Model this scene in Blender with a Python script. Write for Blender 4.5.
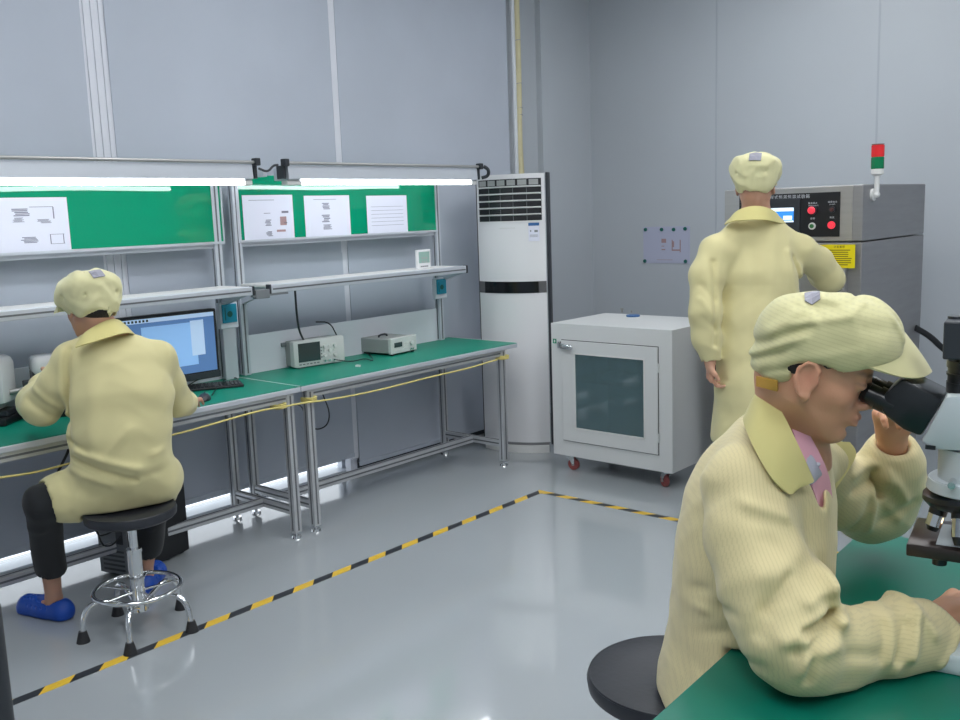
import bpy, bmesh, math, random
import numpy as np
from mathutils import Vector, Matrix

random.seed(7)
for _o in list(bpy.data.objects):
    bpy.data.objects.remove(_o, do_unlink=True)
SC = bpy.context.scene
COL = SC.collection

# ------------------------------------------------------------------ camera
YAW, PITCH, ROLL, FPX, EYE = -0.7190, 0.15492, -0.03494, 945.5, 1.6
_f = Vector((math.sin(YAW) * math.cos(PITCH), math.cos(YAW) * math.cos(PITCH), -math.sin(PITCH)))
_r = Vector((math.cos(YAW), -math.sin(YAW), 0))
_u = _r.cross(_f)
CR = _r * math.cos(ROLL) + _u * math.sin(ROLL)
CU = -_r * math.sin(ROLL) + _u * math.cos(ROLL)
CF = _f
cam_data = bpy.data.cameras.new('camera')
cam_data.sensor_width = 36
cam_data.lens = FPX / 960 * 36
cam_data.clip_start = 0.05
cam = bpy.data.objects.new('camera', cam_data)
COL.objects.link(cam)
cam.matrix_world = Matrix(((CR.x, CU.x, -CF.x, 0), (CR.y, CU.y, -CF.y, 0), (CR.z, CU.z, -CF.z, EYE), (0, 0, 0, 1)))
SC.camera = cam
RH = Vector((math.cos(YAW), -math.sin(YAW), 0))          # horizontal directions used to measure the room
FH = Vector((math.sin(YAW), math.cos(YAW), 0))
UP = Vector((0, 0, 1))

# ------------------------------------------------------------------ world, lights, exposure
world = bpy.data.worlds.new('sky')
SC.world = world
world.use_nodes = True
bg = world.node_tree.nodes['Background']
bg.inputs['Color'].default_value = (0.86, 0.93, 1.0, 1)
bg.inputs['Strength'].default_value = 2.0
SC.view_settings.view_transform = 'Standard'
SC.view_settings.look = 'None'
SC.view_settings.gamma = 1
SC.view_settings.use_curve_mapping = False
SC.view_settings.exposure = 0.0
CEIL_Z = 3.5
CEIL_LAMPS = [(-2.7, 0.9), (-2.7, 3.0), (-2.4, 5.2), (-0.7, 4.2), (-0.7, 2.3), (-0.7, 0.3), (1.0, 3.2), (0.6, -0.9), (1.2, 1.2)]  # the panel behind the camera is unseen, added to brighten the foreground
CEIL_WHERE = ['above the seated worker’s stool', 'above the floor between bench and striped tape', 'above the white cabinet', 'above the standing worker', 'above the person at the microscope', 'directly above the camera', 'beyond the microscope table, right of the chamber', 'behind the camera, added as an unseen front fill', 'right of the camera, by the right wall']
CEIL_POWER = 10.8
LED_POWER = 13.0

# ------------------------------------------------------------------ geometry helpers
def ray(px, py):
    return CF + CR * ((px - 480) / FPX) + CU * ((360 - py) / FPX)
def at(px, py, d):                       # the point d metres deep on the line of sight through a pixel
    return Vector((0, 0, EYE)) + ray(px, py) * d
def on_z(px, py, z=0.0):
    d = ray(px, py); return Vector((0, 0, EYE)) + d * ((z - EYE) / d.z)
def on_x(px, py, x):
    d = ray(px, py); return Vector((0, 0, EYE)) + d * (x / d.x)
def on_y(px, py, y):
    d = ray(px, py); return Vector((0, 0, EYE)) + d * (y / d.y)

WM = {}
def base_frame(o):
    return WM.get(o.name, Matrix.Identity(4))

class MB:
    def __init__(s): s.bm = bmesh.new()
    def _add(s, fn, M=None, bevel=0, seg=2):
        n0 = len(s.bm.verts)
        b2 = bmesh.new(); fn(b2)
        if bevel:
            bmesh.ops.bevel(b2, geom=list(b2.edges) , offset=bevel, segments=seg, affect='EDGES', profile=0.5, clamp_overlap=True)
        if M is not None: b2.transform(M)
        me = bpy.data.meshes.new('t'); b2.to_mesh(me); b2.free()
        s.bm.from_mesh(me); bpy.data.meshes.remove(me)
        return s
    def box(s, lo, hi, bevel=0, M=None, seg=2):
        lo = Vector(lo); hi = Vector(hi); c = (lo + hi) / 2; d = hi - lo
        def fn(b):
            bmesh.ops.create_cube(b, size=1)
            for v in b.verts: v.co = Vector((v.co.x * d.x + c.x, v.co.y * d.y + c.y, v.co.z * d.z + c.z))
        return s._add(fn, M, bevel, seg)
    def cyl(s, p0, p1, r, r2=None, seg=20, M=None, bevel=0):
        p0 = Vector(p0); p1 = Vector(p1); ax = p1 - p0; L = ax.length
        r2 = r if r2 is None else r2
        def fn(b): bmesh.ops.create_cone(b, cap_ends=True, cap_tris=False, segments=seg, radius1=r, radius2=r2, depth=L)
        T = Matrix.Translation((p0 + p1) / 2) @ ax.to_track_quat('Z', 'Y').to_matrix().to_4x4()
        if bevel:
            def fn2(b):
                fn(b)
                es = [e for e in b.edges if abs(e.verts[0].co.z - e.verts[1].co.z) < 1e-6]
                bmesh.ops.bevel(b, geom=es, offset=bevel, segments=2, affect='EDGES', clamp_overlap=True)
            return s._add(fn2, (M @ T) if M is not None else T)
        return s._add(fn, (M @ T) if M is not None else T)
    def sph(s, c, r, seg=20, M=None):
        r = Vector((r, r, r)) if isinstance(r, (int, float)) else Vector(r)
        def fn(b):
            bmesh.ops.create_uvsphere(b, u_segments=seg, v_segments=max(6, seg // 2), radius=1)
            for v in b.verts: v.co = Vector((v.co.x * r.x + c[0], v.co.y * r.y + c[1], v.co.z * r.z + c[2]))
        return s._add(fn, M)
    def tube(s, pts, r, seg=8, closed=False, M=None, smooth=0):
        pts = [Vector(p) for p in pts]
        for _ in range(smooth):                      # corner cutting
            q = [] if closed else [pts[0]]
            n = len(pts)
            for i in range(n if closed else n - 1):
                a, b = pts[i], pts[(i + 1) % n]
                q += [a.lerp(b, .25), a.lerp(b, .75)]
            if not closed: q.append(pts[-1])
            pts = q
        n = len(pts)
        def fn(b):
            rings = []; prev = None
            for i, p in enumerate(pts):
                if closed: t = pts[(i + 1) % n] - pts[i - 1]
                else: t = pts[min(i + 1, n - 1)] - pts[max(i - 1, 0)]
                t.normalize()
                if prev is None:
                    a = Vector((0, 0, 1)) if abs(t.z) < .9 else Vector((1, 0, 0))
                    nx = t.cross(a).normalized()
                else:
                    nx = (prev - t * prev.dot(t)).normalized()
                prev = nx; ny = t.cross(nx)
                rr = r(i / (n - 1)) if callable(r) else r
                rings.append([b.verts.new(p + (nx * math.cos(k * 2 * math.pi / seg) + ny * math.sin(k * 2 * math.pi / seg)) * rr) for k in range(seg)])
            for i in range(n if closed else n - 1):
                A, B = rings[i], rings[(i + 1) % n]
                for k in range(seg): b.faces.new((A[k], A[(k + 1) % seg], B[(k + 1) % seg], B[k]))
            if not closed:
                b.faces.new(rings[0][::-1]); b.faces.new(rings[-1])
        return s._add(fn, M)
    def prism(s, poly, a, b_, axis='y', M=None, bevel=0):
        # poly: 2D outline; extruded from a to b_ along axis
        def P(q, t):
            return {'x': (t, q[0], q[1]), 'y': (q[0], t, q[1]), 'z': (q[0], q[1], t)}[axis]
        def fn(b):
            A = [b.verts.new(P(q, a)) for q in poly]; B = [b.verts.new(P(q, b_)) for q in poly]
            n = len(poly)
            b.faces.new(A); b.faces.new(B[::-1])
            for i in range(n): b.faces.new((A[i], B[i], B[(i + 1) % n], A[(i + 1) % n]))
            bmesh.ops.recalc_face_normals(b, faces=list(b.faces))
        return s._add(fn, M, bevel)
    def lathe(s, prof, c=(0, 0, 0), seg=32, M=None):
        def fn(b):
            rings = []
            for (r, z) in prof:
                if r < 1e-6: rings.append([b.verts.new((c[0], c[1], c[2] + z))])
                else: rings.append([b.verts.new((c[0] + r * math.cos(k * 2 * math.pi / seg), c[1] + r * math.sin(k * 2 * math.pi / seg), c[2] + z)) for k in range(seg)])
            for A, B in zip(rings, rings[1:]):
                for k in range(seg):
                    k2 = (k + 1) % seg
                    f = []
                    if len(A) == 1 and len(B) == 1: continue
                    if len(A) == 1: f = (A[0], B[k2], B[k])
                    elif len(B) == 1: f = (A[k], A[k2], B[0])
                    else: f = (A[k], A[k2], B[k2], B[k])
                    b.faces.new(f)
            bmesh.ops.recalc_face_normals(b, faces=list(b.faces))
        return s._add(fn, M)
    def grid(s, rows, M=None, thick=0):
        # rows: list of lists of points -> surface; thick extrudes along normals
        def fn(b):
            V = [[b.verts.new(Vector(p)) for p in r] for r in rows]
            for i in range(len(V) - 1):
                for j in range(len(V[0]) - 1):
                    b.faces.new((V[i][j], V[i][j + 1], V[i + 1][j + 1], V[i + 1][j]))
            if thick:
                b.normal_update()
                bmesh.ops.solidify(b, geom=list(b.faces), thickness=thick)
                bmesh.ops.recalc_face_normals(b, faces=list(b.faces))
        return s._add(fn, M)
    def build(s, name, mat, parent=None, smooth=False, origin=None):
        me = bpy.data.meshes.new(name)
        if parent is not None:
            W = base_frame(parent)
            s.bm.transform(W.inverted())
            o = bpy.data.objects.new(name, me)
            o.parent = parent
            WM[o.name] = W.copy()
        else:
            if origin is None:
                vs = [v.co for v in s.bm.verts]
                lo = Vector([min(v[i] for v in vs) for i in range(3)]); hi = Vector([max(v[i] for v in vs) for i in range(3)])
                origin = Vector(((lo.x + hi.x) / 2, (lo.y + hi.y) / 2, lo.z))
            s.bm.transform(Matrix.Translation(-Vector(origin)))
            o = bpy.data.objects.new(name, me)
            o.location = origin
            WM[o.name] = Matrix.Translation(origin)
        s.bm.to_mesh(me); s.bm.free()
        me.materials.append(mat)
        if smooth:
            for p in me.polygons: p.use_smooth = True
            try: me.set_sharp_from_angle(angle=math.radians(38))
            except Exception: pass
        COL.objects.link(o)
        return o

def tag(o, label=None, cat=None, group=None, kind=None):
    if label: o['label'] = label
    if cat: o['category'] = cat
    if group: o['group'] = group
    if kind: o['kind'] = kind
    return o
def empty(name, loc, rz=0, label=None, cat=None, group=None, frame=None):
    o = bpy.data.objects.new(name, None)
    M = frame if frame is not None else Matrix.Translation(Vector(loc)) @ Matrix.Rotation(rz, 4, 'Z')
    o.matrix_world = M
    o.empty_display_size = .1
    COL.objects.link(o)
    WM[o.name] = M.copy()
    return tag(o, label, cat, group)
def copy_tree(o, parent=None, loc=None, rz=None):
    c = o.copy(); COL.objects.link(c)
    if parent is not None: c.parent = parent
    if loc is not None: c.location = loc
    if rz is not None: c.rotation_euler = (0, 0, rz)
    for ch in [x for x in bpy.data.objects if x.parent == o]: copy_tree(ch, c)
    return c
def struct(name, mb, mat, smooth=False):
    return tag(mb.build(name, mat, smooth=smooth), kind='structure')

# ------------------------------------------------------------------ materials
def srgb(r, g, b):
    f = lambda c: (c / 255 / 12.92) if c <= 10 else ((c / 255 + .055) / 1.055) ** 2.4
    return (f(r), f(g), f(b), 1)
def mat(name, col, rough=.5, metal=0, spec=.5, emit=None, es=0, coat=0, trans=0, noise=None, bump=None, sheen=0, sss=0, alpha=None):
    m = bpy.data.materials.new(name); m.use_nodes = True
    nt = m.node_tree; b = nt.nodes['Principled BSDF']
    if len(col) == 3: col = (*col, 1)
    b.inputs['Base Color'].default_value = col
    b.inputs['Roughness'].default_value = rough
    b.inputs['Metallic'].default_value = metal
    b.inputs['Specular IOR Level'].default_value = spec
    b.inputs['Coat Weight'].default_value = coat
    b.inputs['Transmission Weight'].default_value = trans
    if sheen: b.inputs['Sheen Weight'].default_value = sheen
    if sss:
        b.inputs['Subsurface Weight'].default_value = sss
        b.inputs['Subsurface Radius'].default_value = (.6, .25, .15)
        b.inputs['Subsurface Scale'].default_value = .02
    if emit:
        b.inputs['Emission Color'].default_value = (*emit[:3], 1); b.inputs['Emission Strength'].default_value = es
    tc = None
    if noise or bump:
        tc = nt.nodes.new('ShaderNodeTexCoord')
    if noise:   # (scale, amount, stretch) brightness mottling
        mp = nt.nodes.new('ShaderNodeMapping'); mp.inputs['Scale'].default_value = noise[2] if len(noise) > 2 else (1, 1, 1)
        n = nt.nodes.new('ShaderNodeTexNoise'); n.inputs['Scale'].default_value = noise[0]; n.inputs['Detail'].default_value = 5
        rmp = nt.nodes.new('ShaderNodeMapRange'); rmp.inputs['From Min'].default_value = .3; rmp.inputs['From Max'].default_value = .7
        rmp.inputs['To Min'].default_value = 1 - noise[1]; rmp.inputs['To Max'].default_value = 1 + noise[1]
        mx = nt.nodes.new('ShaderNodeVectorMath'); mx.operation = 'SCALE'
        mx.inputs[0].default_value = col[:3]
        nt.links.new(tc.outputs['Object'], mp.inputs[0]); nt.links.new(mp.outputs[0], n.inputs['Vector'])
        nt.links.new(n.outputs[0], rmp.inputs[0]); nt.links.new(rmp.outputs[0], mx.inputs['Scale'])
        nt.links.new(mx.outputs[0], b.inputs['Base Color'])
    if bump:    # (scale, strength)
        n = nt.nodes.new('ShaderNodeTexNoise'); n.inputs['Scale'].default_value = bump[0]; n.inputs['Detail'].default_value = 4
        bp = nt.nodes.new('ShaderNodeBump'); bp.inputs['Strength'].default_value = bump[1]; bp.inputs['Distance'].default_value = .01
        nt.links.new(tc.outputs['Object'], n.inputs['Vector']); nt.links.new(n.outputs[0], bp.inputs['Height'])
        nt.links.new(bp.outputs[0], b.inputs['Normal'])
    return m

M = {}
M['wall'] = mat('wall_panel', srgb(190, 196, 202), .32, noise=(.7, .03), bump=(3, .02))
M['wall_seam'] = mat('wall_seam', srgb(178, 185, 193), .4)
M['ceiling'] = mat('ceiling', srgb(215, 218, 222), .6)
M['blind'] = mat('blind_fabric', srgb(186, 193, 205), .62, noise=(1.2, .05), sheen=.1, bump=(1.5, .25))
M['white_strip'] = mat('white_plastic_strip', srgb(222, 224, 232), .4)
M['alu'] = mat('aluminium', srgb(200, 202, 205), .36, metal=.55, noise=(30, .03))
M['alu_white'] = mat('anodised_pale_aluminium', srgb(205, 210, 218), .35, metal=.35)
M['alu_dark'] = mat('dark_groove', srgb(112, 115, 120), .5, metal=.3)
M['mat_green'] = mat('antistatic_green_mat', srgb(0, 134, 110), .42, spec=.4, noise=(4, .05))
M['mat_green2'] = mat('table_green_mat', srgb(0, 106, 88), .33, spec=.45, noise=(3, .04))
M['board_green'] = mat('glossy_green_board', srgb(0, 142, 104), .03, spec=.7)
M['sleeve'] = mat('paper_in_glossy_sleeve', srgb(222, 224, 238), .4, coat=1)
M['paper'] = mat('paper', srgb(222, 224, 238), .55)
M['ink'] = mat('print_ink', srgb(120, 120, 136), .6)
M['ink_red'] = mat('print_ink_reddish', srgb(170, 140, 142), .6)
M['white'] = mat('white_paint', srgb(222, 222, 220), .35)
M['white_gloss'] = mat('white_gloss_plastic', srgb(226, 226, 228), .16, coat=.3)
M['cabinet'] = mat('cabinet_enamel', srgb(212, 214, 214), .38)
M['grey_plastic'] = mat('grey_plastic', srgb(120, 124, 128), .45)
M['dark_plastic'] = mat('dark_plastic', srgb(46, 50, 56), .4)
M['black'] = mat('black_plastic', srgb(24, 26, 30), .38)
M['black_gloss'] = mat('black_gloss', srgb(14, 18, 22), .15)
M['rubber'] = mat('rubber', srgb(38, 39, 42), .7)
M['chrome'] = mat('chrome', srgb(222, 224, 226), .1, metal=1)
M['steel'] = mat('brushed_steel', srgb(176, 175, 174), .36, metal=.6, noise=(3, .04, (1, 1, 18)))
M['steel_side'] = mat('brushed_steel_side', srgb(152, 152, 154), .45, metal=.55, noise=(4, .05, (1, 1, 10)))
M['tower_red'] = mat('red_lens', srgb(214, 30, 36), .25, emit=(.8, .05, .05), es=.12)
M['tower_green'] = mat('green_lens', srgb(0, 120, 74), .25)
M['yellow_sign'] = mat('yellow_sign', srgb(232, 214, 10), .45)
M['dark_ink'] = mat('dark_print', srgb(120, 110, 20), .6)
M['red_button'] = mat('red_button', srgb(228, 40, 60), .3, emit=(.9, .08, .12), es=.5)
M['green_button'] = mat('green_button', srgb(50, 120, 66), .3)
M['dim_button'] = mat('dark_red_button', srgb(96, 60, 58), .3)
M['panel_text'] = mat('panel_lettering', srgb(200, 204, 210), .5)
M['lcd'] = mat('blue_display', srgb(30, 110, 190), .3, emit=(.05, .28, .8), es=.9)
M['lcd_white'] = mat('display_white', srgb(220, 230, 240), .3, emit=(.7, .85, 1), es=.8)
M['led'] = mat('led_tube', (1, 1, 1), .5, emit=(.93, .97, 1.0), es=LED_POWER)
M['lamp'] = mat('ceiling_lamp_diffuser', (1, 1, 1), .5, emit=(.97, .985, 1.0), es=CEIL_POWER)
M['glass'] = mat('window_glass', (1, 1, 1), .05, trans=1)
M['door_glass'] = mat('door_glass', srgb(124, 154, 160), .05, trans=.6)
M['cab_inside'] = mat('cabinet_interior', srgb(186, 200, 204), .45)
M['yellow_hose'] = mat('yellow_air_hose', srgb(214, 200, 122), .5)
M['pipe_cream'] = mat('cream_pipe_wrap', srgb(206, 198, 160), .6, noise=(9, .08))
M['pipe_white'] = mat('white_pipe', srgb(214, 218, 222), .4)
M['blue_socket'] = mat('blue_socket', srgb(30, 150, 180), .4)
M['teal_magnet'] = mat('teal_magnet', srgb(22, 100, 92), .4)
M['blue_disc'] = mat('blue_disc', srgb(50, 96, 150), .35)
M['red_wheel'] = mat('red_wheel', srgb(150, 78, 76), .4)
M['instr'] = mat('instrument_grey', srgb(208, 210, 208), .45)
M['instr_dark'] = mat('instrument_side_grey', srgb(158, 161, 160), .5)
M['screen_dark'] = mat('dark_screen', srgb(58, 70, 72), .15)
M['lcd_grey'] = mat('grey_lcd', srgb(140, 170, 160), .3)
M['shoe'] = mat('blue_foam_clog', srgb(16, 72, 170), .45)
M['trouser'] = mat('black_trousers', srgb(24, 27, 31), .85, sheen=.1)
M['seat'] = mat('black_polyurethane_seat', srgb(40, 43, 50), .36, noise=(8, .1), bump=(60, .05))
M['hair'] = mat('black_hair', srgb(26, 22, 24), .55, bump=(180, .4))
M['scope_white'] = mat('microscope_enamel', srgb(196, 206, 210), .3)
M['scope_black'] = mat('microscope_black', srgb(22, 26, 30), .3, coat=.2)
M['stage'] = mat('microscope_stage', srgb(60, 52, 50), .3, metal=.4)
M['warm_glow'] = mat('illuminator_glow', (1, .8, .5), .4, emit=(1, .72, .4), es=9)
M['brass'] = mat('brass_ring', srgb(150, 104, 72), .3, metal=.8)
M['orange_tag'] = mat('orange_elastic', srgb(196, 150, 62), .6)
M['label_grey'] = mat('grey_cap_patch', srgb(150, 150, 162), .6)
M['hair_short'] = mat('cropped_hair', srgb(104, 82, 72), .8)
M['pink'] = mat('pink_shirt', srgb(226, 168, 184), .75, sheen=.2)
M['pinkgrey'] = mat('grey_shirt_tie', srgb(176, 176, 190), .7)

def screen_mat():
    m = mat('monitor_display', srgb(70, 100, 140), .2)
    nt = m.node_tree; b = nt.nodes['Principled BSDF']
    b.inputs['Emission Strength'].default_value = .55
    b.inputs['Emission Color'].default_value = srgb(88, 124, 176)
    return m
M['screen'] = screen_mat()
M['window_panel'] = mat('display_window', srgb(130, 170, 215), .2, emit=srgb(128, 168, 214), es=.55)
M['window_bar'] = mat('display_bar', srgb(170, 190, 215), .2, emit=srgb(160, 185, 215), es=.55)

def floor_mat():
    m = mat('epoxy_floor', srgb(164, 170, 174), .14, spec=.5, noise=(.8, .03), bump=(1.1, .012))
    b = m.node_tree.nodes['Principled BSDF']
    b.inputs['Coat Weight'].default_value = .6; b.inputs['Coat Roughness'].default_value = .035
    return m
M['floor'] = floor_mat()

def tape_mat(name, ax, period, duty=.5, sgn=1):
    m = mat(name, srgb(226, 186, 60), .4)
    nt = m.node_tree; b = nt.nodes['Principled BSDF']
    tc = nt.nodes.new('ShaderNodeTexCoord'); sp = nt.nodes.new('ShaderNodeSeparateXYZ')
    nt.links.new(tc.outputs['Object'], sp.inputs[0])
    def mth(op, a, b2):
        n = nt.nodes.new('ShaderNodeMath'); n.operation = op
        for i, v in enumerate((a, b2)):
            if v is None: continue
            if isinstance(v, (int, float)): n.inputs[i].default_value = v
            else: nt.links.new(v, n.inputs[i])
        return n.outputs[0]
    along = sp.outputs['Y' if ax == 'y' else 'X']; across = sp.outputs['X' if ax == 'y' else 'Y']
    s = mth('ADD', along, mth('MULTIPLY', across, sgn))
    s = mth('FRACT', mth('ADD', mth('DIVIDE', s, period), 50.0), None)
    g = mth('GREATER_THAN', s, duty)
    mx = nt.nodes.new('ShaderNodeMix'); mx.data_type = 'RGBA'
    mx.inputs['A'].default_value = srgb(226, 186, 60); mx.inputs['B'].default_value = srgb(44, 48, 54)
    nt.links.new(g, mx.inputs['Factor']); nt.links.new(mx.outputs['Result'], b.inputs['Base Color'])
    return m

def stripe_coat(name, col, amp, period=.0068):
    # pale woven cloth with fine antistatic threads; the thread coordinate is stored on the mesh
    m = mat(name, col, .68, sheen=.25, spec=.3)
    nt = m.node_tree; b = nt.nodes['Principled BSDF']
    at_ = nt.nodes.new('ShaderNodeAttribute'); at_.attribute_name = 'thread'
    d = nt.nodes.new('ShaderNodeMath'); d.operation = 'MULTIPLY'; d.inputs[1].default_value = 2 * math.pi / period
    sn = nt.nodes.new('ShaderNodeMath'); sn.operation = 'SINE'
    mr = nt.nodes.new('ShaderNodeMapRange'); mr.inputs['From Min'].default_value = .35; mr.inputs['From Max'].default_value = 1
    mr.inputs['To Min'].default_value = 1; mr.inputs['To Max'].default_value = 1 - amp
    mx = nt.nodes.new('ShaderNodeVectorMath'); mx.operation = 'SCALE'; mx.inputs[0].default_value = col[:3]
    nt.links.new(at_.outputs['Fac'], d.inputs[0]); nt.links.new(d.outputs[0], sn.inputs[0]); nt.links.new(sn.outputs[0], mr.inputs[0])
    nt.links.new(mr.outputs[0], mx.inputs['Scale']); nt.links.new(mx.outputs[0], b.inputs['Base Color'])
    # thin cloth lets some light through
    tr = nt.nodes.new('ShaderNodeBsdfTranslucent'); nt.links.new(mx.outputs[0], tr.inputs['Color'])
    ms = nt.nodes.new('ShaderNodeMixShader'); ms.inputs[0].default_value = .12
    out = nt.nodes['Material Output']
    nt.links.new(b.outputs[0], ms.inputs[1]); nt.links.new(tr.outputs[0], ms.inputs[2]); nt.links.new(ms.outputs[0], out.inputs[0])
    return m
M['coat'] = stripe_coat('yellow_cleanroom_coat', srgb(224, 211, 162), .09)
M['coat_plain'] = stripe_coat('yellow_cleanroom_cloth', srgb(222, 213, 160), .0)
M['collar'] = stripe_coat('yellow_collar', srgb(218, 208, 140), .0)
M['cap'] = stripe_coat('yellow_cap', srgb(216, 211, 160), .08)
M['cap_plain'] = stripe_coat('pale_yellow_cap', srgb(226, 221, 172), .0)

def skin_mat():
    m = mat('skin', srgb(206, 160, 134), .5, sss=.12, bump=(260, .06))
    nt = m.node_tree; b = nt.nodes['Principled BSDF']
    a = nt.nodes.new('ShaderNodeVertexColor'); a.layer_name = 'tint'
    nt.links.new(a.outputs['Color'], b.inputs['Base Color'])
    return m
M['skin'] = skin_mat()

# ================================================================== THE ROOM
XW, XS, YP, YB, XR, YN = -4.40, -4.45, 5.90, 6.55, 2.4, -2.2
struct('floor', MB().box((XW - .3, YN, -.1), (XR, YB + .1, 0)), M['floor'])
struct('ceiling', MB().box((XW - .3, YN, CEIL_Z), (XR, YB + .1, CEIL_Z + .1)), M['ceiling'])
struct('wall_back', MB().box((XS, YB, 0), (XR, YB + .1, CEIL_Z)), M['wall'])
struct('wall_right', MB().box((XR, YN, 0), (XR + .1, YB + .1, CEIL_Z)), M['wall'])
struct('wall_front', MB().box((XW - .3, YN - .1, 0), (XR + .1, YN, CEIL_Z)), M['wall'])
# window wall: long opening from just above the floor, in front of it the roller blinds
w = MB()
w.box((XW - .22, YN, 0), (XW - .1, YP, .012)); w.box((XW - .22, YN, 3.2), (XW - .1, YP, CEIL_Z))
w.box((XW - .22, 3.87, 0), (XW - .1, YP, CEIL_Z))
w.box((XW - .22, YN, 0), (XW - .1, -1.4, CEIL_Z))
w.box((XW - .22, YP, 0), (XS, YB + .1, CEIL_Z))
struct('wall_left', w, M['wall'])
for i, (ya, yb) in enumerate([(-1.4, .5), (.5, 2.25), (2.25, 3.87)]):
    g = MB(); g.box((XW - .17, ya + .03, .05), (XW - .165, yb - .03, 3.17)); struct('window_%d' % (i + 1), g, M['glass'])
f = MB()
for y in (-1.4, .5, 2.25, 3.84): f.box((XW - .19, y - .02, .012), (XW - .145, y + .03, 3.2))
f.box((XW - .19, -1.4, .062), (XW - .145, 3.87, .072)); f.box((XW - .19, -1.4, 3.16), (XW - .145, 3.87, 3.2))
struct('window_frame', f, M['alu_white'])
struct('trim_1', MB().box((XW - .10, 3.81, 0), (XW - .05, 3.865, .16)), M['white_strip'])
struct('baseboard_left', MB().box((XW - .1, 3.865, 0), (XW - .05, YP, .05)), M['dark_plastic'])
struct('baseboard_back', MB().box((XS, YB - .012, 0), (XR, YB, .07)), M['wall_seam'])
seam = MB()
for x in (-3.35, -2.2, -1.05, .1): seam.box((x, YB - .003, 0), (x + .012, YB, CEIL_Z))
struct('trim_2', seam, M['wall_seam'])
# roller blinds
def blind(y0, y1, zb, label, rz=0.0):
    rows = []
    ny, nz = 60, 40
    for i in range(nz + 1):
        z = zb + (3.38 - zb) * i / nz
        r = []
        for j in range(ny + 1):
            y = y0 + (y1 - y0) * j / ny
            dx = .006 * math.sin(y * 4.1 + z * .8) + .004 * math.sin(y * 9 - z * 1.7) * (1 - i / nz)
            r.append((XW + dx, y + (3.38 - z) * rz, z))
        rows.append(r)
    root = empty('roller_blind', (XW, (y0 + y1) / 2, zb), 0, label, 'window blind', 'grey roller blinds on the left wall')
    MB().grid(rows, thick=.002).build('blind_fabric', M['blind'], root, smooth=True)
    MB().cyl((XW, y0, 3.40), (XW, y1, 3.40), .028).build('roller_tube', M['alu_white'], root, smooth=True)
    MB().box((XW - .006, y0 + rz * (3.38 - zb), zb - .012), (XW + .008, y1 + rz * (3.38 - zb), zb + .012)).build('bottom_bar', M['blind'], root)
    return root
blind(.10, 2.285, .13, 'grey roller blind at the far left, behind the seated worker and monitor')
blind(2.405, 3.80, .13, 'grey roller blind in the middle, behind the oscilloscope and left pair of papers')
blind(3.845, 5.44, .06, 'grey roller blind nearest the white air conditioner')
blind(-1.4, .05, .13, 'grey roller blind left of all others, outside the picture edge')
tw = MB()
tw.box((XW - .04, 2.27, .012), (XW - .012, 2.42, 3.4))
for y in (2.307, 2.345, 2.383): tw.box((XW - .012, y - .006, .012), (XW - .004, y + .006, 3.4))
struct('trim_3', tw, M['white_strip'])
struct('trim_4', MB().box((XW - .02, 3.795, .10), (XW - .004, 3.84, 3.4)), M['white_strip'])
# pipes in the corner
pp = MB(); pp.cyl((XW + .02, 5.48, 0), (XW + .02, 5.48, CEIL_Z), .017, seg=16)
tag(pp.build('drain_pipe', M['pipe_white'], smooth=True), 'thin white vertical pipe in the corner above the air conditioner', 'pipe')
PX = XW + .02; PY = on_x(518, 90, PX).y
pc = MB(); pc.tube([(PX + .012, PY + .01, 1.2), (PX + .010, PY, 1.8), (PX, PY - .008, 2.1), (PX + .004, PY, 2.5), (PX, PY, CEIL_Z)], .026, seg=12, smooth=2)
root = empty('refrigerant_pipe', (PX, PY, 1.2), 0, 'cream wrapped vertical pipe beside the thin white one, going up behind the air conditioner', 'pipe')
pc.build('wrapped_pipe', M['pipe_cream'], root, smooth=True)
for z in (2.28, 2.33, 2.5, 2.8):
    bd = MB(); bd.tube([(PX + .0275 * math.cos(a), PY + .0275 * math.sin(a), z + .008 * math.cos(a)) for a in np.linspace(0, 6.28, 17)[:-1]], .0025, seg=6, closed=True)
    bd.build('binding_tape', M['label_grey'], root)
# ceiling lamps
for i, (x, y) in enumerate(CEIL_LAMPS):
    lab = 'flat ceiling light panel ' + CEIL_WHERE[i]
    t = empty('ceiling_light', (x, y, CEIL_Z), 0, lab, 'light', 'ceiling light panels')
    MB().box((x - .62, y - .32, CEIL_Z - .03), (x + .62, y + .32, CEIL_Z - .001)).build('lamp_frame', M['alu_white'], t)
    MB().box((x - .59, y - .29, CEIL_Z - .034), (x + .59, y + .29, CEIL_Z - .03)).build('diffuser', M['lamp'], t)

# ------------------------------------------------------------------ floor tape
TW = .045
TXc, TYc = -3.245, 4.145
a = MB().box((TXc, -1.6, .0), (TXc + TW, TYc + TW, .0006))
tag(a.build('hazard_tape', tape_mat('hazard_tape_a', 'y', .22, .5, 1)), 'long yellow and black striped floor tape running past the seated worker’s stool', 'floor tape', 'striped floor tapes')
a = MB().box((TXc + TW + .002, TYc, .0), (2.0, TYc + TW, .0006))
tag(a.build('hazard_tape', tape_mat('hazard_tape_b', 'x', .165, .5, -1)), 'yellow and black striped floor tape in front of the white cabinet, running right', 'floor tape', 'striped floor tapes')

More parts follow.
